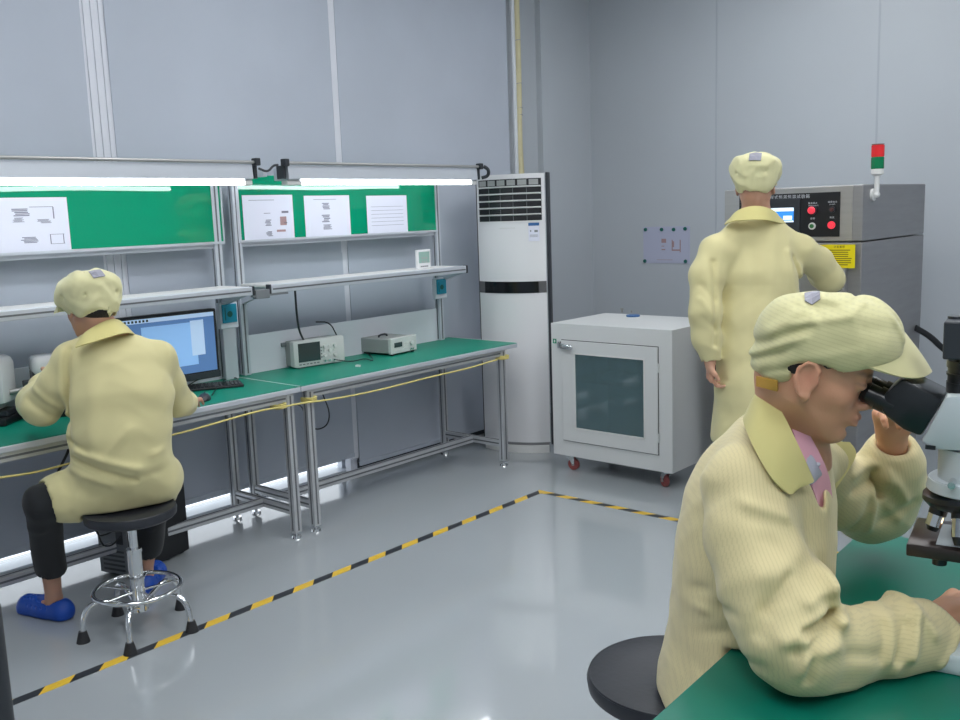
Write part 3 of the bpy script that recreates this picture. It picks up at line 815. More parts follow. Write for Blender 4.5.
for k in range(6):
    x0 = .045 + k * .071; rows = [[(x, bow(x) - .008, z) for x in np.linspace(x0, x0 + .056, 4)] for z in (z_g1 - .04, z_g1 - .006)]
    vt.grid(rows, M=F, thick=.002)
vt.build('top_vane', M['instr_dark'], t)
z0, z1 = acz(512, 293), acz(512, 281.5)
acface(.014, AW - .014, z0, z1, .003, .003).build('display_band', mat('band_grey_mirror', srgb(120, 118, 120), .12, metal=.6), t, smooth=True)
acface(.065, AW - .06, z0, z1, .0045, .0045).build('display_window', M['black_gloss'], t, smooth=True)
# faint badge and energy label
bd = MB(); bx = AW * .5
for k in range(7): bd.box((bx - .055 + k * .016, bow(bx) - .0035, acz(512, 228) - .004), (bx - .045 + k * .016, bow(bx) + .004, acz(512, 228) + .003), M=F)
bd.build('badge', M['instr'], t)
lx = AW - .085
def tilt(x): return math.atan2(-.075 * -2 * ((x / AW) * 2 - 1) * 2 / AW, 1)
TL_ = F @ Matrix.Translation((lx, bow(lx) - .004, 0)) @ Matrix.Rotation(tilt(lx), 4, 'Z')
la = MB(); la.box((-.03, -.002, acz(540, 241)), (.04, .0, acz(540, 223)), M=TL_); L = la.build('energy_label', M['paper'], t)
la = MB(); la.box((-.03, -.003, acz(540, 225.5)), (.04, -.001, acz(540, 222.5)), M=TL_); la.build('label_header', M['blue_disc'], L)
la = MB(); zz = acz(540, 233)
for k in range(3): la.box((-.022 + .0 * k, -.003, zz - .012 - k * .006), (.03, -.0015, zz - .010 - k * .006), M=TL_)
la.box((.008, -.003, zz + .006), (.03, -.0015, zz + .02), M=TL_); la.box((-.02, -.003, zz + .01), (-.012, -.0015, zz + .02), M=TL_)
la.build('label_print', M['grey_plastic'], L)

# ================================================================== WHITE CABINET ON CASTORS
CX0, CX1, CY0, CY1, CZ0, CZ1 = -3.445, -2.612, 4.605, 5.2, .1, .918
t = empty('test_cabinet', ((CX0 + CX1) / 2, (CY0 + CY1) / 2, 0), 0, 'white metal cabinet with glass door on castors, in front of the back wall', 'cabinet')
def pz(px, py): q = on_y(px, py, CY0); return q.x, q.z
dx0, dz1 = pz(562, 340); dx1, dz0 = pz(658.6, 454.7)
gx0, gz1 = pz(574.7, 352.8); gx1, gz0 = pz(646, 438.9)
b = MB(); e = .03
b.box((CX0, CY0 + .004, CZ1 - e), (CX1, CY1 - .02, CZ1)); b.box((CX0, CY0 + .004, CZ0), (CX1, CY1 - .02, CZ0 + e))
b.box((CX0, CY0 + .004, CZ0 + e), (CX0 + e, CY1 - .02, CZ1 - e)); b.box((CX1 - e, CY0 + .004, CZ0 + e), (CX1, CY1 - .02, CZ1 - e))
b.box((CX0, CY1 - .02, CZ0), (CX1, CY1, CZ1))
b.box((CX0, CY0, CZ0), (gx0 - .01, CY0 + .004, CZ1)); b.box((gx1 + .01, CY0, CZ0), (CX1, CY0 + .004, CZ1))
b.box((gx0 - .01, CY0, CZ0), (gx1 + .01, CY0 + .004, gz0 - .01)); b.box((gx0 - .01, CY0, gz1 + .01), (gx1 + .01, CY0 + .004, CZ1))
b.build('body', M['cabinet'], t)
i_ = MB()
i_.box((CX0 + e, CY0 + .02, CZ0 + e), (CX1 - e, CY1 - .02, CZ0 + e + .004)); i_.box((CX0 + e, CY1 - .026, CZ0 + e), (CX1 - e, CY1 - .02, CZ1 - e))
i_.box((CX0 + e, CY0 + .02, CZ0 + e), (CX0 + e + .004, CY1 - .02, CZ1 - e)); i_.box((CX1 - e - .004, CY0 + .02, CZ0 + e), (CX1 - e, CY1 - .02, CZ1 - e))
i_.box((CX0 + e, CY0 + .02, CZ1 - e - .004), (CX1 - e, CY1 - .02, CZ1 - e))
i_.build('lining', M['cab_inside'], t)
sh = MB()
for k in range(14):
    y = CY0 + .06 + k * .035; sh.cyl((CX0 + e, y, .56), (CX1 - e, y, .56), .003, seg=6)
sh.build('wire_shelf', M['chrome'], t)
pk = MB(); pk.lathe([(0, .06), (.05, .05), (.085, .02), (.09, 0), (0, 0)], M=Matrix.Translation((gx0 + .17, CY0 + .2, .565)) @ Matrix.Diagonal((1.2, .8, 1, 1)))
tag(pk.build('plastic_bag', M['white_strip'], smooth=True), 'white bag lying on the wire shelf inside the glass door cabinet', 'bag')
d = empty('tmp_door', (0, 0, 0)); bpy.data.objects.remove(d)
dd = MB(); Y0 = CY0 - .010; Y1 = CY0 - .001
dd.box((dx0, Y0, dz0), (gx0, Y1, dz1), bevel=.003); dd.box((gx1, Y0, dz0), (dx1, Y1, dz1), bevel=.003)
dd.box((gx0 - .004, Y0, dz0), (gx1 + .004, Y1, gz0), bevel=.003); dd.box((gx0 - .004, Y0, gz1), (gx1 + .004, Y1, dz1), bevel=.003)
D_ = dd.build('door', M['cabinet'], t)
sm = MB(); g_ = .004
for lo, hi in (((dx0 - g_, CY0 - .0012, dz0 - g_), (dx0, CY0, dz1 + g_)), ((dx1, CY0 - .0012, dz0 - g_), (dx1 + g_, CY0, dz1 + g_)), ((dx0, CY0 - .0012, dz0 - g_), (dx1, CY0, dz0)), ((dx0, CY0 - .0012, dz1), (dx1, CY0, dz1 + g_))): sm.box(lo, hi)
sm.build('door_gap_shade', M['rubber'], t)  # dark strips stand in for the shadow line in the gap round the door
MB().box((gx0 - .002, CY0 - .006, gz0 - .002), (gx1 + .002, CY0 - .002, gz1 + .002)).build('door_glass', M['door_glass'], D_)
gs = MB()
for (lo, hi) in (((gx0 - .001, Y0 - .003, gz0), (gx0 + .007, Y0 + .006, gz1)), ((gx1 - .007, Y0 - .003, gz0), (gx1 + .001, Y0 + .006, gz1)), ((gx0, Y0 - .003, gz0 - .001), (gx1, Y0 + .006, gz0 + .007)), ((gx0, Y0 - .003, gz1 - .007), (gx1, Y0 + .006, gz1 + .001))):
    gs.box(lo, hi)
gs.build('glazing_strip', M['white'], D_)
hx, hz = pz(568, 346.5)
h = MB(); h.sph((0, 0, 0), (.042, .014, .018), M=Matrix.Translation((hx + .01, Y0 - .016, hz)) @ Matrix.Rotation(-.06, 4, 'Y'))
h.box((hx - .04, Y0 - .018, hz - .012), (hx - .015, Y0, hz + .02), bevel=.004); h.build('latch', M['chrome'], D_, smooth=True)
h = MB(); h.box((dx0 - .022, CY0 - .02, hz - .01), (dx0 - .006, CY0, hz + .03), bevel=.003); h.build('latch_keeper', M['chrome'], t)
hg = MB()
for py in (368, 438):
    q = on_y(659, py, CY0); hg.cyl((dx1 + .004, Y0 + .004, q.z - .025), (dx1 + .004, Y0 + .004, q.z + .025), .006)
hg.build('hinge', M['cabinet'], t, smooth=True)
q = on_y(554.6, 341, CY0); MB().box((q.x - .012, CY0 - .0015, q.z - .014), (q.x + .014, CY0, q.z + .014)).build('green_sticker', M['board_green'], t)
q = on_y(554.6, 341, CY0); MB().box((q.x - .004, CY0 - .0022, q.z - .008), (q.x + .006, CY0 - .001, q.z + .008)).build('sticker_print', M['white'], t)
for (x, y, a_) in ((CX0 + .09, CY0 + .05, .25), (CX1 - .06, CY0 + .04, 2.6), (CX0 + .09, CY1 - .08, 1.2), (CX1 - .07, CY1 - .08, 2.0)):
    C_ = empty('castor_tmp', (0, 0, 0)); bpy.data.objects.remove(C_)
    Mc = Matrix.Translation((x, y, 0)) @ Matrix.Rotation(a_, 4, 'Z')
    k = MB(); k.box((-.04, -.035, .092), (.04, .035, .1), bevel=.002, M=Mc)
    for s in (-1, 1): k.prism([(-.014, .092), (.028, .092), (.032, .03), (.018, .03)], s * .017 - .002, s * .017 + .002, 'y', M=Mc)
    K = k.build('castor', M['chrome'], t)
    wv = MB(); wv.cyl((.022, -.013, .036), (.022, .013, .036), .036, seg=28, M=Mc, bevel=.005); wv.build('wheel', M['red_wheel'], K, smooth=True)
    wv = MB(); wv.cyl((.022, -.022, .036), (.022, .022, .036), .008, seg=10, M=Mc); wv.build('axle', M['steel'], K, smooth=True)
q = on_z(633, 316.5, CZ1)
pl = MB(); pl.lathe([(0, .012), (.03, .012), (.042, .009), (.044, .004), (.042, 0), (0, 0)], c=(q.x, q.y, CZ1 + .0005))
tag(pl.build('round_lid', M['blue_disc'], smooth=True), 'small round blue lid lying on top of the white cabinet', 'lid')
q = on_z(622, 312.5, CZ1)
v = MB(); v.cyl((q.x, q.y, CZ1), (q.x, q.y, CZ1 + .03), .006); v.cyl((q.x - .012, q.y, CZ1 + .024), (q.x + .012, q.y, CZ1 + .024), .004)
v.cyl((q.x + .06, q.y + .02, CZ1), (q.x + .06, q.y + .02, CZ1 + .014), .005)
v.build('gas_fitting', M['steel'], t, smooth=True)

# notice on the back wall
a_ = on_y(643.5, 227, YB); b_ = on_y(690, 263.5, YB)
t = empty('wall_notice', ((a_.x + b_.x) / 2, YB, b_.z), 0, 'pale notice sheet held by dark teal magnets on the back wall', 'notice')
MB().box((a_.x, YB - .004, b_.z), (b_.x, YB - .0005, a_.z)).build('sheet', mat('notice_sheet', srgb(188, 192, 214), .35), t)
mk = MB(); W = b_.x - a_.x; Hh = a_.z - b_.z
for (u, v_, du, dv) in ((.40, .56, .1, .11), (.40, .36, .08, .03), (.62, .36, .02, .28), (.62, .34, .18, .04), (.79, .30, .02, .34), (.40, .46, .06, .02), (.64, .44, .03, .16), (.3, .09, .34, .01)):
    mk.box((a_.x + u * W, YB - .0045, b_.z + v_ * Hh), (a_.x + (u + du) * W, YB - .0035, b_.z + (v_ + dv) * Hh))
mk.build('printed_drawing', M['ink_red'], t)
for (px, py) in ((646, 229.5), (662, 229.5), (674, 229.5), (685.5, 228.7), (645.3, 261), (686, 261.3)):
    q = on_y(px, py, YB); MB().cyl((q.x, YB - .016, q.z), (q.x, YB - .004, q.z), .0125, .015, seg=18, bevel=.002).build('magnet', M['teal_magnet'], t, smooth=True)

# ================================================================== STAINLESS TEST CHAMBER
MX0, MX1, MY0, MY1 = -2.425, -1.678, 4.85, 5.86
MZT = 1.672; MZS = 1.387
t = empty('climate_chamber', ((MX0 + MX1) / 2, (MY0 + MY1) / 2, 0), 0, 'stainless steel climatic test chamber with black control panel, by the standing worker', 'test chamber')
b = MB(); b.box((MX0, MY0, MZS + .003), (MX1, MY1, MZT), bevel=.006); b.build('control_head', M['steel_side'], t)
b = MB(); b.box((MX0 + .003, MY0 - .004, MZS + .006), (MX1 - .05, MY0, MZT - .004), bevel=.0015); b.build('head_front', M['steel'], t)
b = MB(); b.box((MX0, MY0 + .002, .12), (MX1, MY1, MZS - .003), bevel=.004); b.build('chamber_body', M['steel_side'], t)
b = MB(); b.box((MX0 + .03, MY0 - .03, .35), (MX1 - .07, MY0 + .002, MZS - .02), bevel=.006); Dr = b.build('door', M['steel'], t)
b = MB(); b.box((MX0 + .04, MY0 - .075, .85), (MX0 + .07, MY0 - .06, 1.05), bevel=.004); b.cyl((MX0 + .055, MY0 - .07, .88), (MX0 + .055, MY0 - .03, .88), .008); b.cyl((MX0 + .055, MY0 - .07, 1.02), (MX0 + .055, MY0 - .03, 1.02), .008); b.build('handle', M['chrome'], Dr)
for (x, y) in ((MX0 + .06, MY0 + .08), (MX1 - .06, MY0 + .08), (MX0 + .06, MY1 - .08), (MX1 - .06, MY1 - .08)):
    b = MB(); b.cyl((x, y, 0), (x, y, .012), .035); b.cyl((x, y, .01), (x, y, .125), .012); b.build('foot', M['rubber'], t, smooth=True)
def mf(px, py): q = on_y(px, py, MY0); return q.x, q.z
px1, pz1 = mf(841, 191.5); _, pz0 = mf(841, 236.5); px0 = MX0 + .09
YF = MY0 - .004
b = MB(); b.box((px0, YF - .005, pz0), (px1, YF, pz1), bevel=.002); Pn = b.build('control_panel', M['black'], t)
sx0, sz1 = mf(758, 200); sx1, sz0 = mf(800.5, 236)
b = MB(); b.box((sx0, YF - .012, sz0 + .01), (sx1, YF - .004, sz1 + .004), bevel=.003); S_ = b.build('screen_frame', M['dark_plastic'], t)
lx1, lz1 = mf(795, 207.5); _, lz0 = mf(795, 222); lx0 = lx1 - .17
b = MB(); b.box((lx0, YF - .0135, lz0), (lx1, YF - .0115, lz1)); b.build('display', M['lcd'], S_)
b = MB(); b.box((lx0, YF - .0145, lz1 - .018), (lx1, YF - .013, lz1)); b.box((lx1 - .055, YF - .0145, lz0 + .012), (lx1 - .008, YF - .013, lz0 + .034)); b.box((lx0, YF - .0145, lz0), (lx1, YF - .013, lz0 + .008)); b.build('display_text', M['lcd_white'], S_)
for (x_, y_, r, m_, r2) in ((813.5, 210.3, .019, 'red_button', 1.0), (833, 209.6, .014, 'dim_button', 0), (813, 226, .015, 'green_button', 0), (832.3, 225, .016, 'red_button', 0)):
    x, z = mf(x_, y_)
    b = MB(); b.cyl((x, YF - .005, z), (x, YF - .012, z), r + .003, seg=24); 
    R_ = b.build('button_ring', M['white'] if m_ != 'dim_button' and not r2 else M['dark_plastic'], t, smooth=True)
    if m_ == 'red_button' and not r2: R_.data.materials[0] = M['red_button']
    b = MB()
    if r2: b.lathe([(0, .03), (r * .7, .029), (r, .022), (r, .016), (r * .6, .01), (r * .5, 0), (0, 0)], M=Matrix.Translation((x, YF - .006, z)) @ Matrix.Rotation(math.pi / 2, 4, 'X'))
    else: b.cyl((x, YF - .010, z), (x, YF - .018, z), r * .72, seg=24, bevel=.002)
    b.build('button', M[m_], R_, smooth=True)
def text_mesh(s, size, F_, name, m_, parent, align='CENTER'):
    cu = bpy.data.curves.new('t', 'FONT'); cu.body = s; cu.size = size; cu.align_x = align; cu.align_y = 'CENTER'; cu.extrude = .0004; cu.space_character = 1.25
    o = bpy.data.objects.new('t', cu); COL.objects.link(o)
    dg = bpy.context.evaluated_depsgraph_get()
    me = bpy.data.meshes.new_from_object(o.evaluated_get(dg))
    bpy.data.objects.remove(o)
    k = MB(); me.transform(F_); k.bm.from_mesh(me); bpy.data.meshes.remove(me)
    return k.build(name, M[m_], parent)
def FM(px, py, off=.0055):
    x, z = mf(px, py); return Matrix.Translation((x, YF - off, z)) @ Matrix.Rotation(math.pi / 2, 4, 'X')
text_mesh('可程式恒温恒湿试验箱', .0215, FM(788, 197.2), 'panel_title', 'panel_text', t)
text_mesh('紧急停止', .011, FM(813.5, 203.3), 'button_caption', 'panel_text', t)
text_mesh('EMERGENCY', .008, FM(814, 205.6), 'button_caption', 'panel_text', t)
text_mesh('故障指示', .011, FM(833.3, 202.0), 'button_caption', 'panel_text', t)
text_mesh('ALARM', .008, FM(833, 204.3), 'button_caption', 'panel_text', t)
text_mesh('照明', .011, FM(813.3, 218.6), 'button_caption', 'panel_text', t)
text_mesh('电源', .011, FM(832.6, 217.5), 'button_caption', 'panel_text', t)
# yellow notice on the door
yx0, yz1 = mf(826, 244); yx1, yz0 = mf(857, 267.8)
yd = MY0 - .031
b = MB(); b.box((yx0 - .02, yd - .0015, yz0), (yx1, yd, yz1 - .002)); Ys = b.build('warning_notice', M['yellow_sign'], Dr)
Fy = Matrix.Translation(((yx0 + yx1) / 2, yd - .002, yz1 - .014)) @ Matrix.Rotation(math.pi / 2, 4, 'X')
text_mesh('注意事项', .013, Fy, 'notice_title', 'dark_ink', Ys)
tl = MB()
for k in range(8):
    z = yz1 - .032 - k * .0105
    tl.box((yx0 + .006, yd - .0022, z), (yx1 - .008 - .03 * random.random(), yd - .001, z + .0045))
tl.build('notice_print', M['dark_ink'], Ys)
# signal tower on the side
q = on_x(872, 194, MX1)
TX, TY = MX1 + .05, q.y
s = empty('signal_tower', (TX, TY, 1.6), 0, 'red and green signal tower light on the side of the steel chamber', 'signal light')
z0 = EYE + (ray(877, 182).z) * ((TX) / ray(877, 182).x)
def tz(py): return on_y(877.5, py, TY).z
txx = on_y(877.5, 165, TY).x
dxx = txx - MX1
b = MB(); b.cyl((MX1, TY, q.z - .004), (MX1 + .012, TY, q.z - .004), .032, seg=24); b.cyl((MX1, TY, q.z - .004), (txx, TY, q.z - .004), .013); b.sph((txx, TY, q.z - .004), .017)
b.cyl((txx, TY, q.z - .004), (txx, TY, tz(175)), .0125); b.build('bracket', M['white'], s, smooth=True)
b = MB(); b.lathe([(0, 0), (.013, 0), (.03, .01), (.031, tz(169) - tz(176)), (0, tz(169) - tz(176))], c=(txx, TY, tz(176))); b.build('tower_base', M['white'], s, smooth=True)
b = MB(); b.cyl((txx, TY, tz(169)), (txx, TY, tz(157)), .031, seg=28, bevel=.002)
b.build('green_lens', M['tower_green'], s, smooth=True)
b = MB(); b.cyl((txx, TY, tz(157)), (txx, TY, tz(145)), .031, seg=28, bevel=.003)
b.build('red_lens', M['tower_red'], s, smooth=True)
b = MB(); b.cyl((txx, TY, tz(145)), (txx, TY, tz(144)), .0305, seg=28); b.build('tower_cap', M['dim_button'], s, smooth=True)
h1 = on_y(922, 328, MY1 - .1); h1.x = MX1
hh = MB(); hh.tube([h1, on_y(930, 336, MY1 - .05), on_y(943, 349, MY1), on_y(975, 372, MY1), on_y(1010, 380, MY1 + .5)], .018, seg=10, smooth=2)
tag(hh.build('exhaust_hose', M['black'], smooth=True), 'black hose slanting down to the right from the steel chamber', 'hose')
tgm = MB(); q0 = on_y(725.5, 212, MY0 + .3)
tgm.box((MX0 - .03, MY0 + .12, 1.36), (MX0 - .003, MY0 + .26, 1.50), bevel=.004); tgm.build('side_box', M['white'], t)

# ================================================================== DARK POST AT THE LEFT EDGE
pb = on_z(2, 772, 0.0)
pd = on_z(13, 706, .25)
t = empty('dark_post', (pd.x, pd.y, 0), 0, 'dark grey post cut off at the lower left corner of the picture', 'post')
off = RH * -.045
b = MB(); c0 = Vector((pd.x, pd.y, 0)) + off; b.cyl(c0 + Vector((0, 0, .02)), c0 + Vector((0, 0, .555)), .040, seg=28, bevel=.006); b.build('post', M['dark_plastic'], t, smooth=True)
b = MB(); b.lathe([(0, 0), (.075, 0), (.07, .012), (.045, .02), (0, .02)], c=c0); b.build('base', M['rubber'], t, smooth=True)

# ================================================================== FOREGROUND TABLE
TZ = .80
e0 = on_z(652, 720, TZ); e1 = on_z(833, 557, TZ); ev = (e1 - e0).normalized()
ev.z = 0; en = Vector((ev.y, -ev.x, 0))
A0 = e0 - ev * .75; LEN = (on_z(848, 541.5, TZ) - A0).dot(ev) + .10; WID = .86
Ft = Matrix(((en.x, ev.x, 0, A0.x), (en.y, ev.y, 0, A0.y), (0, 0, 1, 0), (0, 0, 0, 1)))
t = empty('microscope_table', None, frame=Ft, label='green topped table in the right foreground under the microscope', cat='table')
MB().box((0, 0, TZ - .004), (WID, LEN, TZ), bevel=.001, M=Ft).build('green_mat', M['mat_green2'], t)
MB().box((-.001, -.001, TZ - .03), (WID, LEN + .001, TZ - .004), bevel=.003, M=Ft).build('tabletop', M['white'], t)
for (x, y) in ((.06, .06), (WID - .06, .06), (.06, LEN - .06), (WID - .06, LEN - .06)):
    MB().box((x - .02, y - .02, 0), (x + .02, y + .02, TZ - .03), bevel=.003, M=Ft).build('leg', M['alu'], t)
rl = MB()
rl.box((.05, .08, TZ - .07), (.07, LEN - .08, TZ - .03), M=Ft); rl.box((WID - .07, .08, TZ - .07), (WID - .05, LEN - .08, TZ - .03), M=Ft)
rl.box((.08, .05, TZ - .07), (WID - .08, .07, TZ - .03), M=Ft); rl.box((.08, LEN - .07, TZ - .07), (WID - .08, LEN - .05, TZ - .03), M=Ft)
rl.build('apron', M['alu'], t)

# ================================================================== STOOLS
def stool(c, zs, label, rz=0, sr=.175, ringz=.20, tiltv=0, five=True):
    t = empty('lab_stool', (c[0], c[1], 0), 0, label, 'stool', 'round black seated laboratory stools')
    x, y = c[0], c[1]
    T = Matrix.Translation((x, y, zs)) @ Matrix.Rotation(tiltv, 4, RH.cross(UP)) 
    b = MB(); b.lathe([(0, -.004), (sr * .5, -.006), (sr * .85, .0), (sr * .97, -.002), (sr, -.014), (sr * .985, -.034), (sr * .95, -.04), (sr * .9, -.045), (.05, -.05), (0, -.05)], M=T, seg=56)
    b.build('seat', M['seat'], t, smooth=True)
    b = MB(); b.tube([T @ Vector((sr * .965 * math.cos(a), sr * .965 * math.sin(a), -.0045)) for a in np.linspace(0, 2 * math.pi, 65)[:-1]], .0035, seg=6, closed=True); b.build('seat_piping', M['seat'], t, smooth=True)
    b = MB(); b.cyl((x, y, zs - .065), (x, y, zs - .045), .07, .08); b.cyl((x, y, .30), (x, y, zs - .05), .0165, seg=24); b.build('gas_rod', M['chrome'], t, smooth=True)
    b = MB(); b.cyl((x, y, .10), (x, y, .335), .027, seg=28); b.cyl((x, y, .325), (x, y, .34), .030, seg=28); b.cyl((x, y, .085), (x, y, .115), .036, seg=24); b.build('column', M['chrome'], t, smooth=True)
    b = MB(); b.tube([(x + .165 * math.cos(a), y + .165 * math.sin(a), .175) for a in np.linspace(0, 2 * math.pi, 65)[:-1]], .0085, seg=10, closed=True); R_ = b.build('foot_ring', M['chrome'], t, smooth=True)
    b = MB()
    for k in range(5):
        a = rz + .62 + k * 2 * math.pi / 5; b.cyl((x + .02 * math.cos(a), y + .02 * math.sin(a), .165), (x + .163 * math.cos(a), y + .163 * math.sin(a), .175), .005, seg=10)
    b.build('ring_spoke', M['chrome'], R_, smooth=True)
    for k in range(5):
        a = rz + k * 2 * math.pi / 5; ca, sa = math.cos(a), math.sin(a)
        b = MB(); b.tube([(x + r_ * ca, y + r_ * sa, z) for r_, z in ((.02, .10), (.07, .125), (.13, .15), (.175, .145), (.205, .11), (.215, .03))], .011, seg=12, smooth=2); L = b.build('leg', M['chrome'], t, smooth=True)
        b = MB(); b.cyl((x + .216 * ca, y + .216 * sa, 0), (x + .215 * ca, y + .215 * sa, .045), .026, .015, seg=20); b.build('rubber_foot', M['rubber'], L, smooth=True)
    return t
SC1 = Vector((-3.40, 1.775, 0))
f0 = on_z(130, 655, 0)
stool(SC1, .505, 'chrome footed stool under the worker seated at the left bench', rz=math.atan2(f0.y - SC1.y, f0.x - SC1.x))
sc2 = on_z(674, 672, .62)
stool(sc2, .62, 'black round stool under the person at the microscope', rz=.3, sr=.185)

# ================================================================== MICROSCOPE (local x towards the woman, y away from the camera, z up)
mo = at(1003, 560, 1.62); al_ = math.radians(31)
xa_ = -(RH * math.cos(al_) - FH * math.sin(al_)); ya_ = UP.cross(xa_)
Fs = Matrix(((xa_.x, ya_.x, 0, mo.x), (xa_.y, ya_.y, 0, mo.y), (0, 0, 1, TZ), (0, 0, 0, 1)))
t = empty('microscope', None, frame=Fs, label='white and black microscope a capped person looks into, at the right picture edge', cat='microscope')
def mz(px, py, y=.05):       # local coordinates of a sight line point on the plane y
    I_ = Fs.inverted(); e_ = I_ @ Vector((0, 0, EYE)); d_ = I_.to_3x3() @ ray(px, py); return e_ + d_ * ((y - e_.y) / d_.y)
def L(px, py, y=.05): q = mz(px, py, y); return (q.x, q.z)
AX = L(976, 480, 0)[0]
zl = lambda py: L(976, py, 0)[1]
bx = L(926, 668, .10)[0]
b = MB(); b.prism([(AX - .19, 0), (bx, 0), (bx + .004, .012), (bx - .015, .034), (AX - .05, .045), (AX - .19, .05)], -.10, .10, 'y', M=Fs, bevel=.006); b.build('base', M['scope_white'], t, smooth=True)
zb = zl(462)
b = MB(); b.box((AX - .20, -.05, .045), (AX - .11, .05, zb + .03), bevel=.012, M=Fs); b.box((AX - .2, -.048, zl(474)), (AX, .048, zl(448)), bevel=.012, M=Fs); b.build('arm', M['scope_white'], t, smooth=True)
b = MB(); b.cyl((AX, 0, zl(480)), (AX, 0, zl(447)), .060, seg=40, M=Fs); b.cyl((AX, 0, zl(490)), (AX, 0, zl(478)), .078, .074, seg=44, M=Fs, bevel=.002); b.build('head_base', M['scope_white'], t, smooth=True)
zn = zl(500)
Mn = Fs @ Matrix.Translation((AX, 0, zn)) @ Matrix.Rotation(math.radians(10), 4, 'Y')
b = MB(); b.lathe([(0, -.012), (.05, -.012), (.074, -.001), (.082, .012), (.080, .020), (.06, .024), (0, .026)], M=Mn, seg=44); Np = b.build('nosepiece', M['scope_black'], t, smooth=True)
for k, a in enumerate((.35, 1.25, 2.5, 3.8, 5.2)):
    dr = Vector((math.cos(a) * .42, math.sin(a) * .42, -.9)).normalized(); o_ = Vector((math.cos(a) * .056, math.sin(a) * .056, .0))
    Ls = .044 if k == 1 else .030
    b = MB(); b.cyl(o_ - dr * .004, o_ + dr * .018, .0150, seg=24, M=Mn); b.cyl(o_ + dr * (.018 + Ls * .7), o_ + dr * (.018 + Ls), .0125, .0085, seg=24, M=Mn)
    Ob = b.build('objective', M['scope_black'], Np, smooth=True)
    b = MB(); b.cyl(o_ + dr * .018, o_ + dr * (.018 + Ls * .7), .0136, seg=24, M=Mn); b.build('objective_barrel', M['chrome'], Ob, smooth=True)
b = MB(); q = L(952, 487, .07); b.cyl((q[0], .055, q[1] + .006), (q[0], .085, q[1] + .006), .006, M=Fs); b.build('clamp_screw', M['chrome'], t, smooth=True)
# stage
sx, sz_ = L(906, 546, .075)
b = MB(); b.box((sx - .24, -.085, sz_ - .018), (sx, .075, sz_ + .004), bevel=.003, M=Fs); b.cyl((sx - .115, 0, sz_ - .055), (sx - .115, 0, sz_ - .018), .034, M=Fs, seg=30); b.box((sx - .26, -.03, sz_ - .05), (sx - .14, .03, sz_ - .018), M=Fs); b.build('stage', M['stage'], t, smooth=True)
b = MB(); b.box((sx - .20, -.055, sz_ + .004), (sx - .045, .058, sz_ + .006), M=Fs); b.build('stage_plate', M['scope_white'], t)
b = MB(); b.cyl((sx - .098, .02, sz_ + .006), (sx - .098, .02, sz_ + .010), .023, seg=28, M=Fs); b.build('condenser_ring', M['brass'], t, smooth=True)
b = MB(); b.cyl((sx - .108, .014, sz_ + .010), (sx - .108, .014, sz_ + .012), .010, seg=20, M=Fs); b.build('illuminator_lens', M['warm_glow'], t, smooth=True)
b = MB(); b.cyl((sx - .05, .04, sz_ - .036), (sx - .05, .04, sz_ - .018), .012, M=Fs); b.build('stage_knob', M['scope_black'], t, smooth=True)
b = MB(); b.cyl((AX - .15, .05, .10), (AX - .15, .085, .10), .03, seg=30, M=Fs, bevel=.003); b.cyl((AX - .15, .085, .10), (AX - .15, .10, .10), .017, seg=24, M=Fs); b.build('focus_knob', M['scope_black'], t, smooth=True)
# head: the white wedge, the black binocular body and its eyepiece tubes
b = MB(); b.prism([L(946, 396), L(921, 441), L(935, 449), L(985, 452), L(1040, 450), L(1035, 400), L(985, 393)], -.058, .058, 'y', M=Fs, bevel=.006); b.build('head', M['scope_white'], t, smooth=True)
b = MB(); q = L(931, 446); b.box((q[0] - .008, .057, q[1] - .004), (q[0] + .008, .060, q[1] + .003), M=Fs); b.build('head_slot', M['black'], t)
pl = [L(944, 399), L(902, 378), L(893, 386), L(884, 394), L(880, 408), L(884, 415), L(903, 430), L(921, 437)]
b = MB(); b.prism(pl, -.052, .052, 'y', M=Fs, bevel=.012); Bn = b.build('binocular_body', M['scope_black'], t, smooth=True)
dv = Vector((L(874, 396)[0] - L(912, 414)[0], 0, L(874, 396)[1] - L(912, 414)[1])).normalized()
for s in (-1, 1):
    o_ = Vector((L(897, 402, 0)[0], s * .031, L(897, 402, 0)[1]))
    b = MB(); b.cyl(o_, o_ + dv * .030, .0215, seg=28, M=Fs); b.cyl(o_ + dv * .030, o_ + dv * .048, .0185, seg=28, M=Fs); b.cyl(o_ + dv * .048, o_ + dv * .058, .0195, .0165, seg=28, M=Fs)
    b.build('eyepiece', M['scope_black'], Bn, smooth=True)
# camera tube and camera on top
q = L(961, 385); q0 = L(961, 396)
xx = L(971, 370)[0]
b = MB(); b.cyl((xx, 0, L(0, 398)[1]), (xx, 0, L(971, 393)[1]), .042, M=Fs)
z0, z1 = L(960, 397)[1], L(960, 364)[1]
b = MB(); b.cyl((xx, 0, z0), (xx, 0, z0 + .018), .040, seg=36, M=Fs); b.cyl((xx, 0, z0 + .018), (xx, 0, z1), .0385, seg=36, M=Fs); b.cyl((xx, 0, z0 + .03), (xx, 0, z0 + .034), .0405, seg=36, M=Fs); b.cyl((xx, 0, z1 - .012), (xx, 0, z1), .0405, seg=36, M=Fs); b.build('camera_tube', M['scope_black'], t, smooth=True)
z2 = L(960, 322)[1]
b = MB(); b.box((xx - .07, -.05, z1 + .006), (L(943, 340)[0], .05, z2), bevel=.003, M=Fs); b.cyl((xx, 0, z1), (xx, 0, z1 + .008), .03, M=Fs); b.cyl((xx + .03, .0, z2), (xx + .03, 0, z2 + .004), .012, M=Fs); b.build('camera', M['dark_plastic'], t)

